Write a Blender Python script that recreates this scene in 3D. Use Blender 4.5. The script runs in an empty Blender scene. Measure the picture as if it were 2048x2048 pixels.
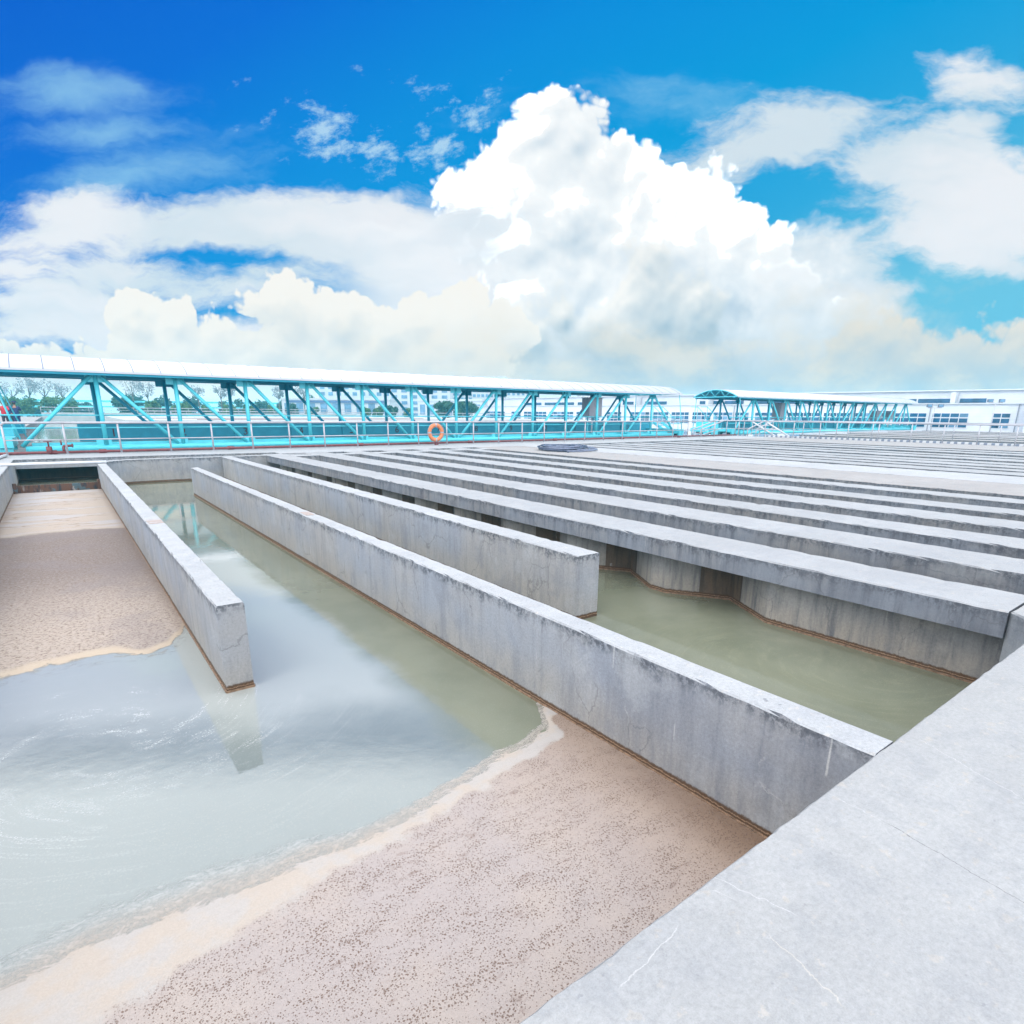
import bpy, bmesh, math, random
import numpy as np
from mathutils import Vector, Matrix, noise as mnoise
random.seed(7)
S = bpy.context.scene
COL = S.collection
R = math.radians

# ------------------------------------------------------------------ camera
cam_d = bpy.data.cameras.new('camera'); cam = bpy.data.objects.new('camera', cam_d); COL.objects.link(cam)
YAW, PITCH, ROLL = R(52.7583), R(15.4090), R(0.40896)
fwd = Vector((math.cos(PITCH)*math.cos(YAW), math.cos(PITCH)*math.sin(YAW), -math.sin(PITCH)))
rgt = Vector((math.sin(YAW), -math.cos(YAW), 0)); upv = rgt.cross(fwd)
r2 = rgt*math.cos(ROLL) + upv*math.sin(ROLL); u2 = -rgt*math.sin(ROLL) + upv*math.cos(ROLL)
cam.matrix_world = Matrix(((r2.x, u2.x, -fwd.x, 0), (r2.y, u2.y, -fwd.y, 0), (r2.z, u2.z, -fwd.z, 1.65), (0, 0, 0, 1)))
cam_d.sensor_width = 36; cam_d.lens = 1179.306/2048*36
cam_d.shift_x = -(1033.55-1024)/2048; cam_d.shift_y = (1152-1024)/2048
cam_d.clip_start = 0.05; cam_d.clip_end = 6000
S.camera = cam

def lin(r, g, b, k=1.0):
    f = lambda c: ((c/255+.055)/1.055)**2.4 if c > 10 else c/255/12.92
    return (f(r)*k, f(g)*k, f(b)*k, 1)

# ------------------------------------------------------------------ node helper
class NT:
    def __init__(s, tree): s.t = tree; s.n = tree.nodes; s.l = tree.links
    def put(s, sock, v):
        if isinstance(v, bpy.types.NodeSocket): s.l.new(v, sock)
        elif v is not None:
            try: sock.default_value = v
            except Exception:
                sock.default_value = tuple(v)[:3] if hasattr(v, '__len__') else (v, v, v)
    def m(s, op, a, b=None, c=None, clamp=False):
        n = s.n.new('ShaderNodeMath'); n.operation = op; n.use_clamp = clamp
        s.put(n.inputs[0], a); s.put(n.inputs[1], b); s.put(n.inputs[2], c); return n.outputs[0]
    def v(s, op, a, b=None, c=None, scale=None):
        n = s.n.new('ShaderNodeVectorMath'); n.operation = op
        s.put(n.inputs[0], a); s.put(n.inputs[1], b); s.put(n.inputs[2], c)
        if scale is not None: s.put(n.inputs['Scale'], scale)
        return n.outputs['Value'] if op in ('DISTANCE', 'LENGTH', 'DOT_PRODUCT') else n.outputs[0]
    def xyz(s, x, y, z):
        n = s.n.new('ShaderNodeCombineXYZ'); s.put(n.inputs[0], x); s.put(n.inputs[1], y); s.put(n.inputs[2], z); return n.outputs[0]
    def sep(s, a):
        n = s.n.new('ShaderNodeSeparateXYZ'); s.put(n.inputs[0], a); return n.outputs
    def noise(s, vec, scale, detail=4, rough=.55, lac=2, dist=0, col=False, dim='3D'):
        n = s.n.new('ShaderNodeTexNoise'); n.noise_dimensions = getattr(s, 'dim', dim); s.put(n.inputs['Vector'], vec); s.put(n.inputs['Scale'], scale)
        n.inputs['Detail'].default_value = detail; n.inputs['Roughness'].default_value = rough
        n.inputs['Lacunarity'].default_value = lac; n.inputs['Distortion'].default_value = dist
        return n.outputs['Color' if col else 0]
    def vor(s, vec, scale, feature='F1', smooth=None, rand=1, out=0):
        n = s.n.new('ShaderNodeTexVoronoi'); n.voronoi_dimensions = getattr(s, 'dim', '3D'); n.feature = feature
        s.put(n.inputs['Vector'], vec); s.put(n.inputs['Scale'], scale); n.inputs['Randomness'].default_value = rand
        if smooth is not None and 'Smoothness' in n.inputs: n.inputs['Smoothness'].default_value = smooth
        return n.outputs[out]
    def ss(s, x, a, b, lo=0., hi=1., linear=False):
        n = s.n.new('ShaderNodeMapRange'); n.interpolation_type = 'LINEAR' if linear else 'SMOOTHSTEP'; n.clamp = True
        s.put(n.inputs[0], x); s.put(n.inputs[1], a); s.put(n.inputs[2], b); s.put(n.inputs[3], lo); s.put(n.inputs[4], hi)
        return n.outputs[0]
    def mix(s, f, a, b, mode='MIX'):
        n = s.n.new('ShaderNodeMix'); n.data_type = 'RGBA'; n.blend_type = mode; n.clamp_factor = True
        s.put(n.inputs[0], f); s.put(n.inputs[6], a); s.put(n.inputs[7], b); return n.outputs[2]
    def bump(s, h, strength=.3, dist=.01, normal=None):
        n = s.n.new('ShaderNodeBump'); n.inputs['Strength'].default_value = strength; n.inputs['Distance'].default_value = dist
        s.put(n.inputs['Height'], h)
        if normal is not None: s.put(n.inputs['Normal'], normal)
        return n.outputs[0]

# ------------------------------------------------------------------ world: blue sky with cumulus (all in directions of the world)
CF, CPX, CPY = 1179.306, 1033.55, 1152.0
Fh = Vector((math.cos(YAW), math.sin(YAW), 0)); Rh = Vector((math.sin(YAW), -math.cos(YAW), 0))
def uv(x, y, s=1.06004):       # view-plane point (1932 px measure) -> tangent coordinates (right, up) round the heading Fh
    a, b = (x*s-CPX)/CF, (y*s-CPY)/CF
    d = r2*a - u2*b + fwd
    q = d.dot(Fh); return d.dot(Rh)/q, d.z/q
KUV = 1.06004/CF

W = bpy.data.worlds.new('World'); S.world = W; W.use_nodes = True
for n in list(W.node_tree.nodes): W.node_tree.nodes.remove(n)
w = NT(W.node_tree); w.dim = '2D'
SUN_EL, SUN_AZ = R(52), R(200)      # azimuth of the direction to the sun, from +X counter-clockwise
def build_world():
    tc = w.n.new('ShaderNodeTexCoord').outputs['Generated']
    d = w.v('NORMALIZE', tc)
    q = w.v('DOT_PRODUCT', d, tuple(Fh)); u_ = w.v('DOT_PRODUCT', d, tuple(Rh)); z = w.sep(d)[2]
    qc = w.m('MAXIMUM', q, .12)
    U = w.m('DIVIDE', u_, qc); V = w.m('DIVIDE', z, qc)
    p = w.xyz(U, V, 0.)
    # --- blue
    sky = w.n.new('ShaderNodeTexSky'); sky.sky_type = 'NISHITA'; sky.sun_disc = False
    sky.sun_elevation = SUN_EL; sky.sun_rotation = R(90)-SUN_AZ
    g = w.m('ADD', w.m('MULTIPLY', U, .5), w.m('MULTIPLY', V, -1.0))      # lighter to the right and down
    t = w.ss(g, -.95, .12, linear=True)
    rampn = w.n.new('ShaderNodeValToRGB'); w.put(rampn.inputs[0], t)
    e = rampn.color_ramp.elements; e[0].position = 0; e[0].color = lin(0, 90, 208); e[1].position = 1; e[1].color = lin(110, 196, 226)
    for pos, c in ((.22, lin(0, 108, 216)), (.42, lin(0, 140, 222)), (.62, lin(0, 156, 222)), (.8, lin(45, 168, 222))):
        k = e.new(pos); k.color = c
    blue = w.mix(.04, rampn.outputs[0], w.v('MULTIPLY', sky.outputs[0], (.0, .03, .05)))
    # --- helper fields
    def ell(P, L):
        out = None
        for (x, y, rx, ry, wt, rot) in L:
            c = uv(x, y)
            dv = w.v('SUBTRACT', P, (c[0], c[1], 0))
            if rot:
                rn = w.n.new('ShaderNodeVectorRotate'); rn.rotation_type = 'Z_AXIS'; w.put(rn.inputs['Vector'], dv); rn.inputs['Angle'].default_value = R(rot); dv = rn.outputs[0]
            ln = w.v('LENGTH', w.v('MULTIPLY', dv, (1/(rx*KUV), 1/(ry*KUV), 1)))
            f = w.m('MULTIPLY_ADD', ln, -wt, wt)
            out = f if out is None else w.m('SMOOTH_MAX', out, f, .15)
        return out
    def blobs(P, L, sm=.02):
        out = None
        for (x, y, r) in L:
            c = uv(x, y)
            f = w.m('SUBTRACT', r*KUV, w.v('DISTANCE', P, (c[0], c[1], 0)))
            out = f if out is None else w.m('SMOOTH_MAX', out, f, sm)
        return out
    warpc = w.noise(p, 3.2, 5, .6, col=True)
    warp = w.v('SUBTRACT', warpc, (.5, .5, .5))
    # --- thin streaky cloud
    ps = w.v('MULTIPLY', w.v('ADD', p, w.v('SCALE', warp, scale=.12)), (1, 3.8, 1))
    streak = w.noise(ps, 3.3, 9, .6)
    fine = w.noise(w.v('MULTIPLY', p, (1, 2.2, 1)), 14, 7, .65)
    sn = w.m('ADD', w.m('MULTIPLY', streak, .80), w.m('MULTIPLY', fine, .20))
    pw = w.v('ADD', p, w.v('MULTIPLY', warp, (.16, .07, 0)))
    E1 = ell(pw, [(480, 435, 620, 62, 1.25, 0), (150, 420, 190, 46, 1.0, -4), (260, 530, 420, 62, 1.15, 0), (60, 600, 330, 85, 1.3, 0), (720, 470, 330, 60, 1.2, 0), (860, 490, 260, 90, 1.6, 0), (200, 640, 420, 60, 1.1, 0), (520, 520, 300, 40, .9, 0),
                  (1800, 370, 340, 100, 1.3, 16), (1450, 275, 330, 56, 1.15, -10), (1720, 310, 220, 56, 1.1, -18), (1890, 165, 140, 46, .9, 10), (1830, 480, 210, 34, .9, 14), (1610, 570, 160, 60, 1.0, 0),
                  (1560, 500, 190, 80, 1.3, 0), (1800, 440, 240, 90, 1.0, 0)])
    thick = w.ss(w.m('ADD', E1, w.m('MULTIPLY', w.m('SUBTRACT', sn, .5), 3.2)), -.05, .75)
    E2 = ell(pw, [(140, 185, 230, 50, 1.0, 0), (200, 255, 230, 44, .9, 0), (300, 335, 300, 54, 1.25, -8), (1250, 200, 260, 40, .5, 0)])
    thin = w.ss(w.m('ADD', E2, w.m('MULTIPLY', w.m('SUBTRACT', sn, .5), 2.4)), .0, 1.2, 0, .72)
    # --- small flecks
    E3 = ell(p, [(590, 272, 90, 26, 1.2, 12), (690, 275, 130, 36, 1.5, 8), (770, 292, 110, 26, 1.4, 0), (860, 290, 120, 32, 1.1, 10), (930, 215, 120, 26, .8, 14), (640, 225, 90, 16, .8, 20)])
    rn = w.n.new('ShaderNodeVectorRotate'); rn.rotation_type = 'Z_AXIS'; w.put(rn.inputs['Vector'], p); rn.inputs['Angle'].default_value = R(-14)
    fl = w.noise(w.v('ADD', w.v('MULTIPLY', rn.outputs[0], (1, 1.9, 1)), w.v('SCALE', warp, scale=.05)), 19, 7, .66)
    fleck = w.ss(w.m('ADD', w.m('MULTIPLY', E3, .62), w.m('MULTIPLY', w.m('SUBTRACT', fl, .53), 4.2)), .02, 1.15, 0, .8)
    # --- cumulus
    MAIN0 = [(1045, 262, 62), (1105, 275, 66), (1005, 345, 48), (1160, 325, 62), (880, 375, 66), (945, 395, 84), (1100, 400, 140), (1235, 385, 92), (1310, 385, 66), (1350, 430, 80),
            (1432, 440, 56), (1250, 520, 180), (1400, 540, 130), (1110, 560, 150), (1500, 570, 90), (1130, 660, 190), (1350, 680, 170), (1560, 660, 95)]
    MAIN = [(a-30, b_+2 if b_ > 300 else b_-4, c_-4) for a, b_, c_ in MAIN0]+[(1000, 470, 90)]
    LEFT0 = [(262, 600, 66), (340, 598, 52), (455, 568, 42), (420, 610, 60), (560, 590, 78), (640, 610, 70), (715, 640, 72), (180, 665, 62), (60, 700, 78), (150, 700, 82), (300, 700, 110),
            (470, 700, 120), (620, 710, 120), (750, 710, 72), (545, 540, 30), (880, 640, 110), (800, 600, 60)]
    LEFT = [(a, b_+14, c_-10) for a, b_, c_ in LEFT0]
    LOW = [(1662, 640, 36), (1720, 690, 70), (1830, 672, 58), (1930, 690, 80), (2040, 700, 100), (1780, 740, 90), (1600, 720, 80)]
    FR = [(1230, 560, 92), (1180, 620, 70), (1300, 590, 74), (1060, 585, 50), (1115, 620, 60), (950, 660, 90), (1010, 720, 80)]
    def billow(P):
        a = w.vor(P, 9, 'SMOOTH_F1', .35); b = w.vor(P, 21, 'SMOOTH_F1', .3)
        return w.m('MULTIPLY_ADD', b, -.030, w.m('MULTIPLY_ADD', a, -.055, .040))
    def prep(P):
        wc = w.noise(P, 6, 4, .6, col=True)
        Pw = w.v('ADD', P, w.v('SCALE', w.v('SUBTRACT', wc, (.5, .5, .5)), scale=.045))
        return Pw, billow(Pw)
    def field(P, L, sm=.02):
        return w.m('ADD', blobs(P[0], L, sm), P[1])
    e = .013; Lx, Ly = -.35, .94
    p2 = w.v('ADD', p, (e*Lx, e*Ly, 0))
    P1, P2 = prep(p), prep(p2)
    c1 = w.vor(P1[0], 46, 'SMOOTH_F1', .3); c2 = w.vor(P1[0], 105, 'SMOOTH_F1', .3)
    det = w.m('MULTIPLY_ADD', c2, -.009, w.m('MULTIPLY_ADD', c1, -.018, .012))
    det = w.m('ADD', det, w.m('MULTIPLY', w.m('SUBTRACT', w.noise(p, 38, 5, .6), .5), .010))
    big = w.noise(p, 2.6, 3, .5)
    def cumulus(L, under, lit, shade, K=34, soft=.009, sm=.02, hdr=1.0, base=.42, lw=.38):
        h = field(P1, L, sm); h2 = field(P2, L, sm)
        sl = w.m('MULTIPLY', w.m('SUBTRACT', h, h2), K)
        low = w.ss(V, .02, .34, 0, 1)
        b = w.m('ADD', w.m('ADD', w.m('ADD', sl, w.m('MULTIPLY', det, 7)), base), w.m('ADD', w.m('MULTIPLY', low, lw), w.m('MULTIPLY', w.m('SUBTRACT', big, .5), 1.7)))
        edge = w.ss(h, 0, .05, .16, 0)
        b = w.m('ADD', b, edge, clamp=True)
        c = w.mix(b, shade, lit)
        c = w.v('SCALE', c, scale=w.ss(b, .90, 1.0, 1, hdr))
        return w.mix(w.ss(w.m('ADD', h, det), 0, soft), under, c), h
    cl = w.mix(w.ss(V, .05, .55), lin(226, 226, 226), lin(222, 232, 244))
    col = w.mix(thin, blue, lin(150, 205, 236))
    col = w.mix(fleck, col, lin(190, 222, 242))
    under_s = w.noise(ps, 1.7, 4, .55)
    col = w.mix(thick, col, w.mix(w.ss(under_s, .35, .65), lin(212, 225, 234), lin(238, 239, 243)))
    col, _ = cumulus(MAIN, col, lin(253, 253, 252, 1.03), lin(188, 207, 222), K=17, soft=.014, hdr=1.5, base=.25, lw=.60)
    uL1, uL0 = uv(1060, 400)[0], uv(860, 400)[0]; uR0, uR1 = uv(1260, 400)[0], uv(1580, 400)[0]; Un = w.m('ADD', U, w.m('MULTIPLY', w.m('SUBTRACT', sn,   .5), .22))
    lr = w.m('MULTIPLY', w.ss(Un, uL0, uL1, 1, 0), w.ss(w.m('ADD', V, w.m('MULTIPLY', w.m('SUBTRACT', sn, .5), .16)), uv(900, 385)[1], uv(900, 425)[1]))
    lr = w.m('MULTIPLY', lr, w.ss(U, uv(520, 400)[0], uv(760, 400)[0]))
    strat = w.mix(w.ss(under_s, .35, .65), lin(222, 231, 239), lin(244, 245, 248))
    col = w.mix(lr, col, strat)
    ANV = [(1500, 560, 100), (1570, 530, 62), (1600, 590, 62), (1650, 598, 34), (1530, 480, 40), (1480, 650, 110)]
    col, _ = cumulus(ANV, col, lin(244, 246, 248), lin(208, 221, 230), K=10, soft=.06, base=.5)
    col, _ = cumulus(FR, col, lin(252, 250, 246), lin(176, 197, 210), K=22, soft=.03, base=.24)
    col, _ = cumulus(LEFT, col, lin(252, 247, 239), lin(206, 217, 223), K=17, base=.58)
    col, _ = cumulus(LOW, col, lin(234, 226, 214), lin(192, 205, 211), K=22, soft=.02)
    # grey-cream bank along the horizon
    bn = w.noise(w.v('MULTIPLY', w.v('ADD', p, w.v('SCALE', warp, scale=.06)), (1, 1.7, 1)), 4.5, 7, .58)
    bankc = w.mix(w.ss(bn, .38, .62), lin(190, 203, 209), lin(232, 225, 212))
    bank = w.m('MULTIPLY', w.ss(w.m('ADD', w.m('ADD', w.m('MULTIPLY', V, -1), .14), w.m('MULTIPLY', w.m('SUBTRACT', bn, .5), .25)), -.03, .08), w.ss(U, -.45, .25, .10, .80))
    col = w.mix(bank, col, bankc)
    hz = w.ss(V, .0, .05, 1, 0)
    hzl = w.m('MULTIPLY', hz, w.ss(U, .05, .45, .95, .15))
    col = w.mix(hzl, col, lin(246, 249, 252, 1.7))
    # --- unseen bright cloud cover above the view and behind, shaped to light the water
    k = w.v('DOT_PRODUCT', d, (-.29672, -.38189, .87528))
    w.dim = '3D'; kn = w.noise(d, 2.2, 3, .55); w.dim = '2D'
    over = w.ss(w.m('ADD', k, w.m('MULTIPLY', w.m('SUBTRACT', kn, .5), .05)), .022, .12)
    over = w.m('MAXIMUM', over, w.ss(q, .25, .05))
    oc = w.mix(w.ss(kn, .3, .7), (2.85, 2.97, 3.15, 1), (3.35, 3.45, 3.6, 1))
    col = w.mix(over, col, oc)
    col = w.mix(w.ss(z, -.02, 0.0), lin(150, 160, 160), col)
    bg = w.n.new('ShaderNodeBackground'); bg.inputs['Strength'].default_value = .1
    w.put(bg.inputs['Color'], w.v('SCALE', col, scale=10.0))
    out = w.n.new('ShaderNodeOutputWorld'); w.l.new(bg.outputs[0], out.inputs[0])
build_world()
W.cycles.sampling_method = 'MANUAL'; W.cycles.sample_map_resolution = 512

sd = bpy.data.lights.new('sun', 'SUN'); sd.energy = 1.1; sd.angle = R(22); sd.color = (1, .96, .9)
so = bpy.data.objects.new('sun', sd); COL.objects.link(so)
sv = Vector((math.cos(SUN_EL)*math.cos(SUN_AZ), math.cos(SUN_EL)*math.sin(SUN_AZ), math.sin(SUN_EL)))
so.rotation_euler = sv.to_track_quat('Z', 'Y').to_euler()
S.view_settings.view_transform = 'Standard'; S.view_settings.look = 'None'; S.view_settings.exposure = 0; S.view_settings.gamma = 1
S.cycles.max_bounces = 6; S.cycles.diffuse_bounces = 3; S.cycles.glossy_bounces = 3; S.cycles.volume_bounces = 0
S.cycles.sample_clamp_indirect = 6
S.cycles.use_adaptive_sampling = True; S.cycles.adaptive_threshold = .02

# ------------------------------------------------------------------ materials
def newmat(name):
    m = bpy.data.materials.new(name); m.use_nodes = True; t = NT(m.node_tree)
    b = m.node_tree.nodes['Principled BSDF']; return m, t, b
def pos(t): return t.n.new('ShaderNodeNewGeometry').outputs['Position']
def nrm(t): return t.n.new('ShaderNodeNewGeometry').outputs['True Normal']

def crack(t, p, a, b, wd=.0016, amp=.03, sc=9, fade=.12):
    """mask of one wandering hairline crack between a and b on a horizontal surface"""
    ax, ay = a; bx, by = b; L = math.hypot(bx-ax, by-ay); dx, dy = (bx-ax)/L, (by-ay)/L
    q = t.v('SUBTRACT', p, (ax, ay, 0))
    along = t.v('DOT_PRODUCT', q, (dx, dy, 0)); across = t.v('DOT_PRODUCT', q, (-dy, dx, 0))
    wn = t.noise(p, sc, 5, .65)
    o = t.m('ABSOLUTE', t.m('ADD', across, t.m('MULTIPLY', t.m('SUBTRACT', wn, .5), amp*2)))
    k = t.m('MULTIPLY', t.ss(along, 0, .05), t.ss(along, L-.05, L, 1, 0))
    return t.m('MULTIPLY', k, t.ss(o, wd*.4, wd, 1, 0))

def concrete(name, top, side, speck=.12, stain=1.0, streak=.3, scum=True, warm=.5, cracks=(), white=1.0, blot=.25):
    m, t, b = newmat(name)
    p = pos(t); nz = t.m('ABSOLUTE', t.sep(nrm(t))[2]); up = t.ss(nz, .45, .7)
    z = t.sep(p)[2]
    big = t.noise(p, .55, 4, .6); mid = t.noise(p, 3.1, 5, .6); fine = t.noise(p, 46, 4, .7); vfine = t.noise(p, 170, 2, .6)
    # horizontal face
    ct = t.mix(t.ss(big, .3, .7), tuple(c*.93 for c in top)+(1,), tuple(c*1.06 for c in top)+(1,))
    ct = t.mix(t.m('MULTIPLY', t.ss(mid, .5, .72), blot), ct, tuple(c*.72 for c in top)+(1,))
    ct = t.mix(t.m('MULTIPLY', t.ss(t.noise(p, 13, 6, .62), .60, .64), .55), ct, (top[0]*1.20, top[1]*1.10, top[2]*.98, 1))
    ct = t.mix(t.m('MULTIPLY', t.ss(t.noise(p, 34, 3, .6), .62, .68), .28), ct, (top[0]*.70, top[1]*.72, top[2]*.76, 1))
    ct = t.mix(t.m('MULTIPLY', t.ss(t.noise(p, 1.7, 5, .62), .46, .62), .30), ct, (top[0]*.80, top[1]*.82, top[2]*.86, 1))
    ct = t.mix(t.m('MULTIPLY', t.ss(t.noise(p, 5.5, 6, .68), .50, .62), .32), ct, (top[0]*.74, top[1]*.76, top[2]*.80, 1))
    ct = t.mix(t.m('MULTIPLY', t.ss(t.noise(p, 16, 5, .6), .66, .70), .55*stain), ct, (.085, .09, .11, 1))
    # vertical face
    ps = t.v('MULTIPLY', p, (1, 1, .11))
    st = t.noise(ps, 9, 5, .65); st2 = t.noise(ps, 34, 4, .6); st0 = t.noise(ps, 1.6, 3, .5)
    cs = t.mix(t.ss(big, .35, .65), (side[0]*1.05, side[1]*1.0, side[2]*.93, 1), (side[0]*.95, side[1]*1.0, side[2]*1.07, 1))
    cs = t.mix(t.m('MULTIPLY', t.ss(z, -.35, -.72), warm), cs, (side[0]*1.22, side[1]*1.08, side[2]*.86, 1))
    cs = t.mix(t.m('MULTIPLY', t.ss(st, .42, .75), streak), cs, (side[0]*.42, side[1]*.45, side[2]*.52, 1))
    cs = t.mix(t.m('MULTIPLY', t.ss(st2, .55, .75), streak*.6), cs, (side[0]*.5, side[1]*.52, side[2]*.58, 1))
    cs = t.mix(t.m('MULTIPLY', t.ss(st0, .6, .8), streak*.9), cs, (side[0]*.5, side[1]*.46, side[2]*.55, 1))
    yy = t.sep(p)[1]
    damp = t.m('MULTIPLY', t.ss(yy, 4.6, 1.3), t.ss(t.m('ADD', t.m('MULTIPLY', t.noise(p, 1.4, 5, .62), .6), t.m('MULTIPLY', st, .4)), .38, .62, .25, 1))
    cs = t.mix(t.m('MULTIPLY', damp, .55*stain), cs, (side[0]*.45, side[1]*.46, side[2]*.52, 1))
    # weathering under the coping edge
    jag = t.m('ADD', t.m('MULTIPLY', t.noise(p, 5, 6, .7), .22), t.m('MULTIPLY', st, .22))
    em = t.m('MULTIPLY', t.ss(t.m('ADD', z, jag), .08, .20), t.ss(t.noise(p, 21, 5, .75), .40, .56))
    cs = t.mix(t.m('MULTIPLY', em, .8*stain), cs, (.045, .05, .062, 1))
    pt = t.noise(p, 1.9, 5, .6)
    cs = t.mix(t.m('MULTIPLY', t.ss(pt, .54, .66), .45), cs, (side[0]*1.22, side[1]*1.22, side[2]*1.18, 1))
    cs = t.mix(t.m('MULTIPLY', t.ss(pt, .46, .36), .35), cs, (side[0]*.66, side[1]*.68, side[2]*.74, 1))
    # lime runs
    wf = t.noise(t.v('MULTIPLY', p, (1, 1, .035)), 17, 2, .4)
    env = t.noise(t.v('MULTIPLY', p, (1, 1, 1.3)), 2.3, 4, .6)
    wm = t.m('MULTIPLY', t.ss(wf, .68, .75), t.ss(env, .53, .62))
    ck = t.vor(t.v('ADD', t.v('MULTIPLY', p, (1, 1, .7)), t.v('SCALE', t.noise(p, 5, 4, .6, col=True), scale=.18)), 1.5, 'DISTANCE_TO_EDGE')
    wl = t.m('MULTIPLY', t.ss(ck, .003, .010, .5, 0), t.ss(t.noise(p, 1.7, 3, .5), .60, .68))
    cs = t.mix(t.m('MULTIPLY', t.m('MAXIMUM', wm, wl), .7*white), cs, (.42, .41, .40, 1))
    dk = t.m('MULTIPLY', t.ss(ck, .003, .012, .6, 0), t.ss(t.noise(p, 1.1, 3, .5), .55, .48, 0, 1))
    cs = t.mix(t.m('MULTIPLY', dk, .6*stain), cs, (.06, .06, .07, 1))
    # pin holes
    ph = t.vor(p, 24); cs = t.mix(t.m('MULTIPLY', t.ss(ph, .05, .12, 1, 0), .35), cs, (side[0]*.4, side[1]*.4, side[2]*.4, 1))
    if scum:
        sn = t.m('ADD', z, t.m('MULTIPLY', t.m('SUBTRACT', t.noise(p, 26, 4, .75), .5), .045))
        cs = t.mix(t.ss(sn, -.775, -.755, 1, 0), cs, (.075, .045, .028, 1))
        cs = t.mix(t.m('MULTIPLY', t.ss(sn, -.80, -.794), t.ss(sn, -.792, -.786, 1, 0)), cs, (.22, .14, .09, 1))
    c = t.mix(up, cs, ct)
    for (a, bb, colr, wd) in cracks:
        c = t.mix(t.m('MULTIPLY', crack(t, p, a, bb, wd), up), c, colr)
    spk = t.m('ADD', t.m('MULTIPLY', fine, .6), t.m('MULTIPLY', vfine, .4))
    c = t.v('SCALE', c, scale=t.ss(spk, .32, .68, 1-speck, 1+speck, linear=True))
    t.put(b.inputs['Base Color'], c)
    b.inputs['Roughness'].default_value = .9; b.inputs['Specular IOR Level'].default_value = .25
    h = t.m('ADD', t.m('MULTIPLY', fine, .5), t.m('ADD', t.m('MULTIPLY', vfine, .35), mid))
    t.put(b.inputs['Normal'], t.bump(h, .5, .006))
    return m

WHT = (.295, .295, .30, 1)
M = {}
M['walkway'] = concrete('walkway_concrete', (.238, .240, .246), (.20, .205, .215), speck=.17, stain=.5, blot=.30, cracks=[
    ((2.53, .78), (2.44, .10), (.10, .10, .11, 1), .0022), ((1.66, 1.06), (1.77, .70), WHT, .0024), ((1.62, .98), (1.66, .86), WHT, .002), ((1.06, .90), (1.42, .93), WHT, .0032),
    ((2.54, 1.03), (2.52, .72), WHT, .0018), ((1.55, .45), (1.62, .75), (.29, .28, .265, 1), .003), ((3.4, .95), (3.1, .2), (.33, .33, .33, 1), .0015)])
M['wall'] = concrete('basin_wall_concrete', (.272, .278, .292), (.232, .240, .260), streak=.36, stain=1.0, speck=.2)
M['beam'] = concrete('beam_concrete', (.236, .241, .254), (.160, .166, .182), streak=.8, stain=.95, scum=False, white=.25, warm=0, blot=.16)
M['zig'] = concrete('baffle_concrete', (.22, .22, .22), (.225, .215, .205), streak=.95, stain=.8, warm=.5, speck=.2)
M['zigd'] = concrete('stained_shaded_baffle_concrete', (.22, .22, .22), (.098, .076, .060), streak=.8, stain=.8, warm=.5, speck=.2)  # brown stain, darkened to paint shade into the recesses
M['taupe'] = concrete('taupe_concrete', (.232, .222, .222), (.16, .165, .18), streak=.6, scum=False, white=.2, blot=.25)
M['pale'] = concrete('pale_concrete', (.275, .28, .295), (.17, .175, .19), streak=.6, scum=False, white=.2, blot=.12)
M['dark'] = concrete('dark_brown_concrete', (.09, .07, .055), (.075, .052, .038), streak=.5, stain=.4, white=.15)  # dark brown throughout, for the walls set back under deck and slab

def plain(name, c, rough=.5, metal=0, var=.1, sc=8, spec=.5, bump=0):
    m, t, b = newmat(name); p = pos(t)
    n = t.noise(p, sc, 5, .6)
    t.put(b.inputs['Base Color'], t.v('SCALE', t.mix(0, tuple(c)+(1,), (0, 0, 0, 1)), scale=t.ss(n, .3, .7, 1-var, 1+var, linear=True)))
    b.inputs['Roughness'].default_value = rough; b.inputs['Metallic'].default_value = metal; b.inputs['Specular IOR Level'].default_value = spec
    if bump: t.put(b.inputs['Normal'], t.bump(n, bump, .01))
    return m
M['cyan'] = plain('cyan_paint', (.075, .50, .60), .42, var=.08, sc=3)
M['cyan_d'] = plain('cyan_girder_shade_paint', (.004, .265, .395), .5, var=.12, sc=2)  # deeper cyan of the girders; on the back truss it paints in shade
M['steel'] = plain('galvanised_rail', (.34, .335, .37), .42, .15, .1, 6)
M['roof'] = plain('roof_white_sheet', (.41, .43, .47), .45, var=.05, sc=1.5)
M['seam'] = plain('roof_seam', (.10, .12, .20), .6, var=.2)
M['deck'] = plain('bridge_floor', (.22, .23, .23), .8, var=.15, sc=3)
M['red'] = plain('oxide_red_paint', (.16, .035, .04), .5, var=.3, sc=9)
M['orange'] = plain('orange_foam', (.50, .16, .06), .55, var=.1, sc=12)
M['grey'] = plain('pale_grey_sheet', (.22, .22, .26), .5, var=.06)
M['farwall'] = plain('tank_rim_concrete', (.30, .325, .33), .85, var=.12, sc=.8)
M['lamp'] = plain('lamp_housing_grey', (.11, .13, .17), .5)
M['tape'] = plain('grey_tape', (.28, .29, .33), .6)
M['black'] = plain('black_rubber', (.012, .015, .03), .45, var=.2)
M['hose'] = plain('dark_hose', (.03, .042, .085), .35, var=.4, sc=20)
M['hose2'] = plain('worn_hose', (.11, .13, .20), .4, var=.4, sc=20)
M['white'] = plain('white_paint', (.50, .52, .56), .5, var=.05)
M['num'] = plain('number_paint', (.05, .012, .02), .6)
M['skin'] = plain('skin', (.24, .13, .09), .6)
M['hair'] = plain('dark_hair', (.012, .012, .018), .6)
M['redcoat'] = plain('red_jacket', (.46, .012, .03), .7, var=.2)
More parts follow.
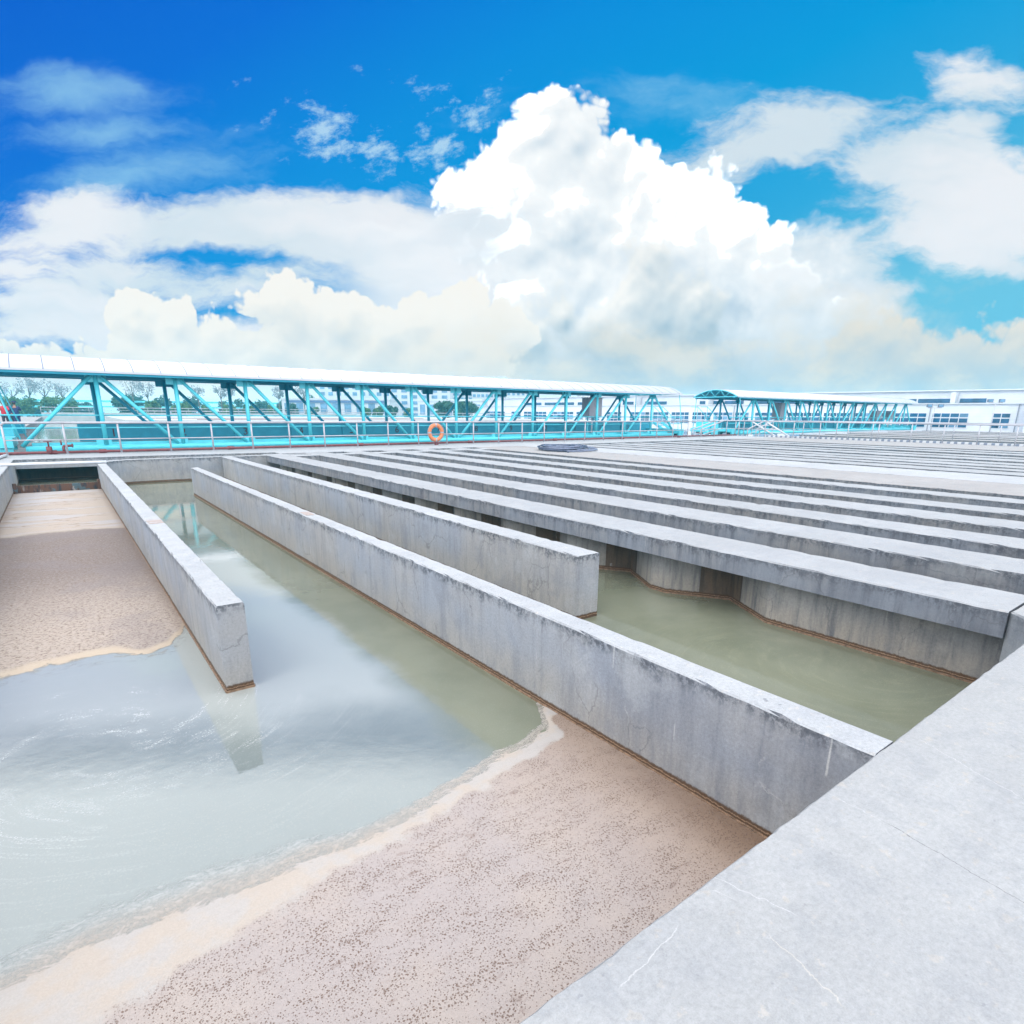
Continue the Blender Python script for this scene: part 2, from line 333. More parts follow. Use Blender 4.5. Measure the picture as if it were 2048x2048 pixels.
M['navy'] = plain('navy_uniform', (.006, .022, .095), .75, var=.2)
M['bark'] = plain('bark', (.10, .085, .07), .9, var=.3)
M['patch'] = plain('clay_patch', (.245, .20, .185), .85, var=.25, sc=25)
M['ground'] = plain('ground_soil', (.16, .17, .14), .95, var=.3, sc=.05)
M['win'] = plain('blue_window_glass', (.012, .06, .14), .12, var=.6, sc=.8)
M['winl'] = plain('pale_window_glass', (.10, .20, .32), .2, var=.4, sc=.6)
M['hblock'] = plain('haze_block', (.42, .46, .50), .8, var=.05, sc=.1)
M['band'] = plain('slate_band', (.08, .13, .26), .7, var=.2, sc=.3)

def mat_facade():
    m, t, b = newmat('white_ribbed_cladding'); p = pos(t); z = t.sep(p)[2]
    f = t.m('FRACT', t.m('MULTIPLY', z, 3.0)); line = t.ss(f, .0, .10, .80, 1.0)
    c = t.v('SCALE', t.mix(t.ss(t.noise(p, .4, 3), .3, .7), (.50, .53, .60, 1), (.56, .58, .64, 1)), scale=line)
    t.put(b.inputs['Base Color'], c); b.inputs['Roughness'].default_value = .6
    return m
M['facade'] = mat_facade()
def mat_leaf(name, c1, c2, tr=.25):
    m, t, b = newmat(name)
    n = t.n.new('ShaderNodeObjectInfo'); p = pos(t)
    a = t.noise(p, .9, 3, .6); a2 = t.noise(p, 6, 2, .6)
    c = t.mix(t.ss(t.m('ADD', t.m('MULTIPLY', a, .6), t.m('MULTIPLY', a2, .4)), .35, .65), tuple(c1)+(1,), tuple(c2)+(1,))
    t.put(b.inputs['Base Color'], c); b.inputs['Roughness'].default_value = .7; b.inputs['Specular IOR Level'].default_value = .2
    return m
M['leaf'] = mat_leaf('bush_leaf', (.035, .085, .035), (.10, .19, .055))
M['leafd'] = mat_leaf('dark_tree_leaf', (.020, .060, .040), (.05, .12, .07))
M['leaff'] = mat_leaf('hazed_leaf', (.19, .22, .25), (.24, .27, .29))  # paled so that haze is painted into the leaf colour
def mat_ribs():
    m, t, b = newmat('ribbed_kerb_paint'); p = pos(t); y = t.sep(p)[1]
    f = t.m('FRACT', t.m('MULTIPLY', y, 2.6)); k = t.ss(f, .42, .52)
    t.put(b.inputs['Base Color'], t.mix(k, (.17, .19, .25, 1), (.5, .5, .52, 1))); b.inputs['Roughness'].default_value = .8
    return m
M['ribs'] = mat_ribs()

def mat_rust():
    m, t, b = newmat('rusty_gate_steel'); p = pos(t)
    s = t.noise(t.v('MULTIPLY', p, (1, 1, .2)), 11, 5, .65); s2 = t.noise(t.v('MULTIPLY', p, (1, 1, .25)), 5, 3, .6)
    c = t.mix(t.ss(s, .35, .55), (.018, .022, .032, 1), (.10, .045, .025, 1))
    c = t.mix(t.ss(s2, .55, .66), c, (.26, .24, .23, 1)); c = t.mix(t.ss(t.noise(p, 3.3, 4), .58, .66), c, (.06, .10, .12, 1))
    t.put(b.inputs['Base Color'], c); b.inputs['Roughness'].default_value = .7
    return m
M['rust'] = mat_rust()

# ------------------------------------------------------------------ mesh helpers
def link(name, bm, mat, parent=None, smooth=False, label=None):
    me = bpy.data.meshes.new(name); bm.normal_update(); bm.to_mesh(me); bm.free()
    if isinstance(mat, (list, tuple)):
        for q in mat: me.materials.append(M[q])
    else: me.materials.append(M[mat] if isinstance(mat, str) else mat)
    if smooth: me.polygons.foreach_set('use_smooth', [True]*len(me.polygons))
    o = bpy.data.objects.new(name, me); COL.objects.link(o)
    if parent is not None: o.parent = parent; o.matrix_parent_inverse = parent.matrix_world.inverted()
    if label: o['label'] = label
    return o
def tag(o, label, cat, group=None):
    o['label'] = label; o['category'] = cat; o['kind'] = 'thing'
    if group: o['group'] = group
    return o
def struct(o, kind='structure'): o['kind'] = kind; return o
def thing(name, label, cat, loc=(0, 0, 0), rz=0, group=None):
    o = bpy.data.objects.new(name, None); COL.objects.link(o); o.empty_display_size = .3
    o.matrix_world = Matrix.Translation(loc) @ Matrix.Rotation(rz, 4, 'Z'); o.location = loc; o.rotation_euler = (0, 0, rz)
    return tag(o, label, cat, group)
def box(bm, x0, x1, y0, y1, z0, z1, mi=0):
    v = [bm.verts.new((x, y, z)) for z in (z0, z1) for y in (y0, y1) for x in (x0, x1)]
    for f in ((0, 2, 3, 1), (4, 5, 7, 6), (0, 1, 5, 4), (2, 6, 7, 3), (0, 4, 6, 2), (1, 3, 7, 5)):
        q = bm.faces.new([v[i] for i in f]); q.material_index = mi
def bx(*a): bm = bmesh.new(); box(bm, *a); return bm
def tube(bm, p0, p1, r, n=8, r1=None, caps=True):
    p0, p1 = Vector(p0), Vector(p1); d = (p1-p0).normalized(); r1 = r if r1 is None else r1
    a = d.cross(Vector((0, 0, 1)) if abs(d.z) < .9 else Vector((1, 0, 0))).normalized(); b = d.cross(a)
    A = [bm.verts.new(p0+(a*math.cos(t)+b*math.sin(t))*r) for t in [2*math.pi*i/n for i in range(n)]]
    B = [bm.verts.new(p1+(a*math.cos(t)+b*math.sin(t))*r1) for t in [2*math.pi*i/n for i in range(n)]]
    for i in range(n):
        f = bm.faces.new((A[i], A[(i+1) % n], B[(i+1) % n], B[i])); f.smooth = True
    if caps: bm.faces.new(A[::-1]); bm.faces.new(B)
def tb(*a, **k): bm = bmesh.new(); tube(bm, *a, **k); return bm
def bar(bm, p0, p1, w_, h_):
    """rectangular bar between two points, w_ across (horizontal), h_ high"""
    p0, p1 = Vector(p0), Vector(p1); d = (p1-p0).normalized()
    a = d.cross(Vector((0, 0, 1))).normalized(); b = a.cross(d)
    V = [bm.verts.new(p+a*sx*w_/2+b*sz*h_/2) for p in (p0, p1) for sx, sz in ((-1, -1), (1, -1), (1, 1), (-1, 1))]
    for f in ((3, 2, 1, 0), (4, 5, 6, 7), (0, 1, 5, 4), (1, 2, 6, 5), (2, 3, 7, 6), (3, 0, 4, 7)): bm.faces.new([V[i] for i in f])
def sweep(section, path, jit=.004, step=.1, seed=0, fine_to=None):
    """section [(offset,z)..] (offset to the right of travel), swept along a polyline with mitred corners; small surface irregularity"""
    bm = bmesh.new(); P = [Vector((x, y, 0)) for x, y in path]; pts = []
    for i in range(len(P)-1):
        L = (P[i+1]-P[i]).length; n = max(1, int(L/step))
        for k in range(n): pts.append(P[i].lerp(P[i+1], k/n))
    pts.append(P[-1]); rings = []
    for i, q in enumerate(pts):
        d0 = (pts[i]-pts[i-1]).normalized() if i else None; d1 = (pts[i+1]-pts[i]).normalized() if i < len(pts)-1 else None
        d0 = d0 or d1; d1 = d1 or d0
        n0 = Vector((d0.y, -d0.x, 0)); n1 = Vector((d1.y, -d1.x, 0)); n = (n0+n1).normalized(); n /= max(.5, n.dot(n0))
        ring = []
        for j, (o, z) in enumerate(section):
            c = q+n*o; c.z = z
            if z > -.5 and jit:
                k = mnoise.noise_vector(Vector((c.x*4+seed, c.y*4, z*9+j*3.1)))*jit + mnoise.noise_vector(Vector((c.x*19+seed, c.y*19, j*5.7)))*jit*.7
                if i in (0, len(pts)-1): k = Vector((k.x, 0, k.z))
                if abs(z) < .02:
                    cp = max(0, mnoise.noise(Vector((c.x*3+seed*2, c.y*6.5, j*1.3)))-.30)*.03 + max(0, mnoise.noise(Vector((c.x*5+seed*2, c.y*21, j*2.3)))-.3)*.025
                    c.z -= cp*(1.0 if z > -.005 else 1.4); c -= n*(cp*.8 if o > 0 else -cp*.8)
                c += Vector((k.x*.8, k.y*.3, k.z*.8 if abs(z) < .1 else 0))
            ring.append(bm.verts.new(c))
        rings.append(ring)
    m = len(section)
    for i in range(len(rings)-1):
        for j in range(m): bm.faces.new((rings[i][j], rings[i][(j+1) % m], rings[i+1][(j+1) % m], rings[i+1][j]))
    bm.faces.new(rings[0][::-1]); bm.faces.new(rings[-1])
    bmesh.ops.recalc_face_normals(bm, faces=bm.faces)
    return bm
def wsec(t, zt, zb, ch=.012):
    h = t/2; return [(-h, zb), (-h, zt-ch), (-h+ch, zt), (h-ch, zt), (h, zt-ch), (h, zb)]
def poly(pts, z0, z1):
    bm = bmesh.new(); A = [bm.verts.new((x, y, z0)) for x, y in pts]; B = [bm.verts.new((x, y, z1)) for x, y in pts]
    n = len(pts)
    for i in range(n): bm.faces.new((A[i], A[(i+1) % n], B[(i+1) % n], B[i]))
    bm.faces.new(A[::-1]); bm.faces.new(B); bmesh.ops.recalc_face_normals(bm, faces=bm.faces); return bm

# ------------------------------------------------------------------ ground, walkways, water
bm = bmesh.new()
bmesh.ops.create_grid(bm, x_segments=8, y_segments=8, size=900)
g = link('ground', bm, 'ground'); g.location = (300, 400, -3.5); struct(g)

def edge_slab(name, pts, edge, mat, z1=0, z0=-1.7):
    """pts: full outline; the edge polyline (subset, in order first) is subdivided and roughened"""
    out = []
    for i in range(len(edge)-1):
        a, b = Vector(edge[i]+(0,)), Vector(edge[i+1]+(0,)); n = max(1, int((b-a).length/.035))
        for k in range(n): out.append(a.lerp(b, k/n))
    out.append(Vector(edge[-1]+(0,)))
    bm = bmesh.new(); top = []; low = []; bot = []; inn = []
    for i, q in enumerate(out):
        a = out[max(0, i-1)]; b = out[min(len(out)-1, i+1)]; d = (b-a).normalized(); n = Vector((-d.y, d.x, 0))
        w1 = mnoise.noise(Vector((q.x*5, q.y*5, 1)))*.006+mnoise.noise(Vector((q.x*23, q.y*23, 4)))*.005
        w2 = mnoise.noise(Vector((q.x*9, q.y*9, 7)))*.005
        inn.append(bm.verts.new(q-n*.05+Vector((0, 0, z1)))); top.append(bm.verts.new(q-n*(.014-w1)+Vector((0, 0, z1-.002+w2*.3))))
        low.append(bm.verts.new(q+n*w2+Vector((0, 0, z1-.02+w1)))); bot.append(bm.verts.new(q+Vector((0, 0, z0))))
    for i in range(len(out)-1):
        for A, B in ((inn, top), (top, low), (low, bot)): bm.faces.new((A[i], A[i+1], B[i+1], B[i]))
    rest = [bm.verts.new((x, y, z1)) for x, y in pts]
    bm.faces.new(inn+rest)
    bmesh.ops.recalc_face_normals(bm, faces=bm.faces)
    return struct(link(name, bm, mat))
edge_slab('walkway', [(60, 1.30), (60, -6), (-8, -6), (-8, 1.005)], [(-1.4, 1.006), (6.20, 1.006), (6.46, 1.29), (16, 1.30)], 'walkway')
o = link('walkway_left', bx(-7, -1.36, 1.02, 29.6, -2.2, -.002), 'wall'); struct(o)

wbm = bmesh.new()
vs = [wbm.verts.new(p) for p in ((-1.7, .9, -.83), (45, .9, -.83), (45, 29, -.83), (-1.7, 29, -.83))]; wbm.faces.new(vs)

def mat_water():
    m, t, b = newmat('murky_water'); p = pos(t)
    def swirl(c, rad, tw):
        q = t.v('SUBTRACT', p, (c[0], c[1], -.83)); r = t.v('LENGTH', q)
        a = t.m('MULTIPLY', t.ss(r, 0, rad, 1, 0), tw)
        n = t.n.new('ShaderNodeVectorRotate'); n.rotation_type = 'Z_AXIS'; t.put(n.inputs['Vector'], q); t.put(n.inputs['Angle'], a)
        return n.outputs[0], r
    wob = t.v('SCALE', t.v('SUBTRACT', t.noise(p, .9, 3, .5, col=True), (.5, .5, .5)), scale=.5)
    q1, r1 = swirl((-.05, 5.3), 2.9, 3.6)
    q2, r2_ = swirl((6.0, 2.7), 2.2, 3.0)
    f1 = t.noise(t.v('MULTIPLY', t.v('ADD', q1, wob), (1.0, 2.4, 1)), 4.6, 9, .74)
    f2 = t.noise(t.v('MULTIPLY', t.v('ADD', q2, wob), (1.0, 2.6, 1)), 2.6, 9, .70)
    speck = t.noise(p, 70, 3, .75)
    pat = t.noise(t.v('ADD', q1, wob), 1.3, 4, .6)
    dab = t.noise(t.v('MULTIPLY', q1, (1, 2.5, 1)), 7, 4, .6)
    k1 = t.m('MULTIPLY', t.m('MULTIPLY', t.ss(r1, .8, 2.6, 1, 0), t.ss(pat, .42, .58)), t.ss(t.m('ADD', f1, t.m('MULTIPLY', t.m('SUBTRACT', speck, .5), .8)), .50, .70))
    d1 = t.m('MULTIPLY', t.ss(r1, 1.0, 2.6, 1, 0), t.ss(dab, .755, .765))
    k2 = t.m('MULTIPLY', t.ss(r2_, .8, 3.2, 1, 0), t.ss(t.m('ADD', f2, t.m('MULTIPLY', t.m('SUBTRACT', speck, .5), .7)), .48, .72))
    x, y, _z = t.sep(p)
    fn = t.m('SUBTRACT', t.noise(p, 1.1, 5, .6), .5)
    pale_cover = t.m('MULTIPLY', t.ss(t.m('ADD', t.m('MULTIPLY_ADD', x, .45, y), t.m('MULTIPLY', fn, 1.3)), 4.5, 5.9), t.ss(y, 15, 10, 0, 1))  # pale scum mask that also paints the sky reflection into the open water
    # clear strip leaves olive water by the long wall, painting its reflection
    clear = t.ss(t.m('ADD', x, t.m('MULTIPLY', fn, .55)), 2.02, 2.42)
    covered = t.m('SUBTRACT', 1.0, clear); pale_cover = t.m('MULTIPLY', pale_cover, covered)
    dust = t.m('MULTIPLY', t.ss(t.noise(p, 120, 2, .6), .60, .72), t.ss(y, 5, 12, .40, .05))
    cl = t.noise(p, .7, 4, .6)
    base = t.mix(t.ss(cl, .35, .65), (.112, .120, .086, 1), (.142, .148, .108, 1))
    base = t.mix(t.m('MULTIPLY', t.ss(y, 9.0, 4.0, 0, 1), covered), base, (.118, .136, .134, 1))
    base = t.mix(t.m('MULTIPLY', pale_cover, .9), base, (.262, .275, .264, 1))
    base = t.mix(t.m('MULTIPLY', k2, .38), base, (.20, .20, .14, 1))
    base = t.mix(t.m('MULTIPLY', k1, .70), base, (.285, .29, .285, 1))
    base = t.mix(t.m('MULTIPLY', d1, .9), base, (.36, .29, .22, 1))
    base = t.mix(dust, base, (.24, .24, .21, 1))
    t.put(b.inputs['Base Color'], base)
    t.put(b.inputs['Roughness'], t.ss(t.m('MAXIMUM', k1, d1), 0, 1, .035, .3))
    b.inputs['IOR'].default_value = 1.68
    rp = t.noise(t.v('MULTIPLY', p, (1, 1, 1)), 7.5, 3, .55)
    rp2 = t.noise(p, 1.3, 3, .5)
    t.put(b.inputs['Normal'], t.bump(t.m('ADD', rp, t.m('MULTIPLY', rp2, .12)), .016, .05))
    return m
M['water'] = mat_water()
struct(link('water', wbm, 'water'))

def mat_tankwater():
    m, t, b = newmat('clarifier_water'); p = pos(t)
    t.put(b.inputs['Base Color'], t.mix(t.ss(t.noise(p, .15, 3), .35, .65), (.22, .25, .245, 1), (.28, .30, .29, 1)))
    b.inputs['Roughness'].default_value = .05
    t.put(b.inputs['Normal'], t.bump(t.noise(t.v('MULTIPLY', p, (1, 2.5, 1)), 1.5, 3, .5), .006, .05))
    return m
M['twater'] = mat_tankwater()
bm = bmesh.new(); vs = [bm.verts.new(p) for p in ((-1.9, 29.5, -.4), (90, 29.5, -.4), (90, 150, -.4), (-1.9, 150, -.4))]; bm.faces.new(vs)
struct(link('water', bm, 'twater'))

# ------------------------------------------------------------------ basin walls
arc = [(.985, 5.50), (.985, 23.9)] + [(.985+1.15-1.15*math.cos(a), 23.9+1.15*math.sin(a)) for a in [R(x) for x in range(15, 91, 15)]] + [(6.6, 24.95), (8.4, 24.9)]
w1 = tag(link('baffle_wall', sweep(wsec(.235, 0, -1.6), arc, seed=1), 'wall'), 'grey concrete wall with rounded far corner, dividing the foamy channel from the open water', 'baffle wall', 'walls dividing the basin')
link('repair_patch', sweep([(-.10, .0035), (.10, .0035), (.10, -.004), (-.10, -.004)], [(.99, 10.35), (.985, 10.8)], jit=.002, step=.05, seed=5), 'patch', w1, label='reddish mortar patch')
w2 = tag(link('baffle_wall', sweep(wsec(.22, 0, -1.6), [(3.155, 1.0), (3.155, 20.4)], seed=2), 'wall'), 'long middle concrete wall meeting the near walkway, free at its far end', 'baffle wall', 'walls dividing the basin')
link('repair_patch', sweep([(-.07, .0035), (.07, .0035), (.07, -.004), (-.07, -.004)], [(3.14, 9.8), (3.15, 10.2)], jit=.002, step=.05, seed=5), 'patch', w2, label='reddish mortar patch')
tag(link('baffle_wall', sweep(wsec(.36, 0, -1.6), [(4.945, 5.05), (4.985, 24.8)], seed=3), 'wall'), 'concrete wall with a blunt near end standing in the green water, third from left', 'baffle wall', 'walls dividing the basin')
tag(link('basin_side_wall', sweep(wsec(.36, .004, -1.6), [(-1.53, 1.05), (-1.53, 26.9)], seed=4), 'wall'), 'concrete side wall at the left edge of the foamy channel', 'basin wall')
# scum ledges at the water line
def ledge(path, off, par, seed):
    link('scum_line', sweep([(off-.008, -.812), (off+.008, -.812), (off+.008, -.85), (off-.008, -.85)], path, jit=0, step=.06, seed=seed), 'ledge', par)
M['ledge'] = plain('scum_line_tan', (.17, .105, .065), .7, var=.6, sc=22)
ledge([(3.155, 1.0), (3.155, 20.4)], -.112, w2, 1); ledge([(.985, 5.50), (.985, 23.9)], -.12, w1, 2); ledge([(.985, 5.50), (.985, 23.9)], .12, w1, 2)
link('scum_line', bx(.862, 1.108, 5.488, 5.499, -.85, -.812), 'ledge', w1)

# far deck behind the basins
o = link('deck', poly([(-7, 26.85), (2.6, 26.75), (7.15, 26.3), (7.15, 25.45), (45, 25.4), (44.7, 29.6), (-7, 29.6)], -.32, -.001), 'wall'); struct(o)
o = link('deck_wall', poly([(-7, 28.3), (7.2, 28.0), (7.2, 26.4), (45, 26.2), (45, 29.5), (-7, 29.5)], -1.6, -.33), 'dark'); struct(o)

# ------------------------------------------------------------------ beams over the baffled tank
ORD = ['first', 'second', 'third', 'fourth', 'fifth', 'sixth', 'seventh', 'eighth', 'ninth', 'tenth', 'eleventh', 'twelfth', 'thirteenth', 'fourteenth', 'fifteenth', 'sixteenth']
near = [(6.42, 7.20), (8.15, 9.05), (9.83, 10.62), (11.5, 12.4), (13.2, 13.96), (15.1, 15.8)]
for i, (a, b) in enumerate(near):
    c = (a+b)/2; dpt = .25
    lab = ['nearest concrete beam, beside the green water, resting on a zigzag wall', 'second concrete beam back from the green water basin', 'third concrete beam back from the green water basin', 'fourth concrete beam back from the green water basin',
           'fifth concrete beam back from the green water basin', 'concrete beam just in front of the wide taupe walkway slab'][i]
    tag(link('concrete_beam', sweep([(-(b-a)/2, -dpt), (-(b-a)/2, -.014), (-(b-a)/2+.014, 0), ((b-a)/2-.014, 0), ((b-a)/2, -.014), ((b-a)/2, -dpt)], [(c, 1.30), (c, 25.42)], seed=10+i, jit=.005, step=.12), 'beam'), lab, 'concrete beam', 'concrete beams over the baffled tank')
    x0, x1 = a+.27, a+.74
    pth = [(x0+.03, 1.2), (x0, 3.38)]
    y = 3.46
    while y < 24.2:
        pth += [(x0, y-.02), (x0, y+.16), (x1, y+.98), (x0, y+1.74)]
        y += 1.84
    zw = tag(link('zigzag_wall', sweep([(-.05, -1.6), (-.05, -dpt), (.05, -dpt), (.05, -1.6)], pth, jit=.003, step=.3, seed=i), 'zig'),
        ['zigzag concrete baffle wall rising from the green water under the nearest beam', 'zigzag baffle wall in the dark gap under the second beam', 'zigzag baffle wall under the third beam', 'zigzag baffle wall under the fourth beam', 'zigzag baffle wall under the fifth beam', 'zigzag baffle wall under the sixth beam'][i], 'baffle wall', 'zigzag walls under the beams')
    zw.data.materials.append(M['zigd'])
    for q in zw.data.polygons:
        if q.center.x > x0+.20 and q.center.y > 3.7: q.material_index = 1  # recess faces get the stained, shade-darkened concrete
    if i == 0:
        link('scum_line', sweep([(-.062, -.812), (-.045, -.812), (-.045, -.85), (-.062, -.85)], pth, jit=0, step=.3), 'ledge', zw)
o = link('cross_wall', bx(6.95, 16.6, 23.7, 24.45, -1.6, -.004), 'wall'); tag(o, 'concrete cross wall tying the far ends of the beams together', 'cross wall')
tag(link('concrete_slab', sweep([(-1.375, -.25), (-1.375, -.012), (-1.36, 0), (1.37, 0), (1.37, -.25)], [(17.925, 1.30), (17.925, 25.42)], seed=31, step=.2), 'taupe'), 'wide taupe concrete slab carrying the coiled hose', 'concrete slab')
tag(link('concrete_slab', sweep([(-1.245, -1.5), (-1.245, .002), (1.24, .002), (1.245, -1.5)], [(20.55, 1.30), (20.55, 25.42)], seed=32, step=.2), 'pale'), 'wide pale concrete slab just beyond the taupe one', 'concrete slab')
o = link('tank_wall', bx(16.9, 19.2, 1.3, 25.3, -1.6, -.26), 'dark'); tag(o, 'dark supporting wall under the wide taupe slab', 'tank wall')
far = [(22.35, 23.55), (24.07, 24.89), (25.47, 26.64), (27.14, 28.2), (29.27, 30.7), (31.36, 32.4), (34.0, 35.3), (36.2, 37.4)]
for i, (a, b) in enumerate(far):
    h = (b-a)/2
    tag(link('concrete_beam', sweep([(-h, -.42), (-h, -.01), (-h+.01, 0), (h-.01, 0), (h, -.01), (h, -.42)], [((a+b)/2, 4.0), ((a+b)/2, 24.8-i*.05)], seed=40+i, jit=.006, step=.4), 'beam'),
        '%s concrete beam beyond the wide pale slab' % ORD[i], 'concrete beam', 'far concrete beams beyond the wide slab')
o = link('deck_right', bx(38.35, 44.65, 3, 25.395, -1.6, -.001), 'taupe'); struct(o)
o = link('deck_right_wall', bx(37.4, 38.34, 23.2, 25.39, -1.2, -.12), 'beam'); struct(o)

# ------------------------------------------------------------------ foam
def interp(x, P):
    for i in range(len(P)-1):
        if P[i][0] <= x <= P[i+1][0]:
            t = (x-P[i][0])/(P[i+1][0]-P[i][0]); t = t*t*(3-2*t); return P[i][1]+(P[i+1][1]-P[i][1])*t
    return P[0][1] if x < P[0][0] else P[-1][1]
NE = [(-1.4, 2.95), (-.6, 3.0), (-.2, 3.06), (.15, 3.03), (.6, 3.0), (1.1, 2.95), (1.38, 2.98), (1.9, 3.08), (2.4, 3.2), (2.8, 3.28), (3.05, 3.62)]
CE = [(-1.4, 6.95), (-.8, 7.10), (-.35, 7.20), (.1, 7.22), (.4, 6.95), (.6, 7.05), (.75, 7.35), (.88, 7.7)]
def foam(name, x0, x1, y0, y1, st, dist, mat, amp, lump, kindlabel):
    nx, ny = int((x1-x0)/st)+1, int((y1-y0)/st)+1
    me = bpy.data.meshes.new(name); V = []; Dm = []
    for j in range(ny):
        for i in range(nx):
            x = x0+(x1-x0)*i/(nx-1); y = y0+(y1-y0)*j/(ny-1)
            q = Vector((x, y, 0))
            d = dist(x, y) + mnoise.fractal(q*2.2, 1, 2, 5)*.05 + mnoise.noise(q*12)*.012
            k = min(1, max(0, d/.10)); k = k*k*(3-2*k)
            lum = lump(x, y)
            h = .010*k + lum*(mnoise.noise(q*9)*.55+mnoise.noise(Vector((x*14, y*26, 2)))*.45) + amp*mnoise.noise(q*30)*k
            if d < .01: h = .0012+max(0, d)*.1
            V.append((x, y, -.8295+h)); Dm.append(d)
    F = [(j*nx+i, j*nx+i+1, (j+1)*nx+i+1, (j+1)*nx+i) for j in range(ny-1) for i in range(nx-1) if max(Dm[j*nx+i], Dm[j*nx+i+1], Dm[(j+1)*nx+i], Dm[(j+1)*nx+i+1]) > -.34]
    me.from_pydata(V, [], F); at = me.attributes.new('rim', 'FLOAT', 'POINT'); at.data.foreach_set('value', Dm)
    me.polygons.foreach_set('use_smooth', [True]*len(me.polygons)); me.materials.append(mat)
    o = bpy.data.objects.new(name, me); COL.objects.link(o); o['kind'] = 'stuff'; o['label'] = kindlabel; o['category'] = 'foam'; return o
def attr(t, n): a = t.n.new('ShaderNodeAttribute'); a.attribute_name = n; return a.outputs['Fac']
def mat_foam_near():
    m, t, b = newmat('pitted_foam'); p = pos(t); d = attr(t, 'rim')
    x, y, _ = t.sep(p)
    wn = t.noise(p, 1.6, 5, .6); wn2 = t.noise(p, 5, 4, .6)
    base = t.mix(t.ss(wn, .35, .65), (.246, .211, .201, 1), (.264, .222, .200, 1))
    base = t.mix(t.m('MULTIPLY', t.ss(x, 1.7, 3.0), t.ss(y, 1.2, 2.2, .9, .55)), base, (.225, .155, .108, 1))
    base = t.mix(t.m('MULTIPLY', t.m('MULTIPLY', t.ss(x, 2.5, 3.02), t.ss(y, 3.0, 1.4, .25, 1)), .85), base, (.12, .07, .042, 1))
    # pores
    dens = t.noise(t.v('MULTIPLY', p, (1.0, 2.6, 1)), 3.6, 5, .65)
    pw = t.v('ADD', p, t.v('SCALE', t.v('SUBTRACT', t.noise(p, 40, 2, .5, col=True), (.5, .5, .5)), scale=.012))
    v1 = t.vor(pw, 74); v2 = t.vor(t.v('ADD', pw, (3.1, 1.7, 0)), 130)
    th = t.ss(dens, .30, .66, .17, .37)
    po = t.m('MAXIMUM', t.ss(t.m('SUBTRACT', v1, th), -.05, .03, 1, 0), t.m('MULTIPLY', t.ss(t.m('SUBTRACT', v2, t.m('MULTIPLY', th, .8)), -.05, .03, 1, 0), .7))
    bub = t.m('MULTIPLY', t.ss(t.vor(pw, 21), .10, .13, 1, 0), t.ss(t.noise(p, 4, 3, .5), .48, .60))
    po = t.m('MAXIMUM', po, t.m('MULTIPLY', bub, .8))
    # smooth cream band along the water
    bandw = t.m('ADD', t.m('MULTIPLY', wn2, .35), t.ss(x, -.4, 1.2, .32, -.04))
    inner = t.ss(t.m('SUBTRACT', d, bandw), 0, .07)
    po = t.m('MULTIPLY', po, inner)
    cream = t.mix(t.ss(wn2, .4, .6), (.288, .246, .212, 1), (.276, .252, .236, 1))
    c = t.mix(inner, cream, base)
    dk = t.ss(t.noise(t.v('MULTIPLY', p, (1, 2.2, 1)), 7, 5, .6), .60, .70)
    c = t.mix(t.m('MULTIPLY', dk, t.m('ADD', t.m('MULTIPLY', inner, .42), .10)), c, (.15, .105, .09, 1))
    c = t.mix(t.m('MULTIPLY', po, .85), c, (.090, .050, .034, 1))
    wq = t.v('ADD', t.v('MULTIPLY', p, (1, 2.2, 1)), t.v('SCALE', t.noise(p, 2.2, 3, .5, col=True), scale=.6))
    ln_ = t.noise(wq, 15, 9, .74); lf = t.noise(p, 60, 3, .7)
    edge = t.m('ADD', d, t.m('MULTIPLY', t.m('SUBTRACT', ln_, .5), .22))
    wide = t.ss(x, .2, 1.9, .24, .08)
    pale_cover = t.m('MULTIPLY', t.ss(t.m('ADD', t.m('DIVIDE', d, wide), t.m('MULTIPLY', t.m('SUBTRACT', ln_, .5), 1.1)), -1.0, -.6), t.ss(t.m('ADD', t.m('MULTIPLY', ln_, .65), t.m('MULTIPLY', lf, .35)),   .38, .62, .35, .80))
    solid = t.ss(edge, -.02, .035)
    c = t.mix(solid, t.mix(t.ss(d, -.16, -.02), (.30, .31, .305, 1), (.315, .28, .25, 1)), c)
    t.put(b.inputs['Alpha'], t.m('MAXIMUM', solid, pale_cover))
    g = t.noise(p, 130, 2, .6); c = t.v('SCALE', c, scale=t.ss(g, .3, .7, .93, 1.07, linear=True))
    t.put(b.inputs['Base Color'], c); b.inputs['Roughness'].default_value = .75
    h = t.m('SUBTRACT', t.m('MULTIPLY', g, .3), t.m('MULTIPLY', po, 1.2))
    t.put(b.inputs['Normal'], t.bump(h, .55, .006))
    return m
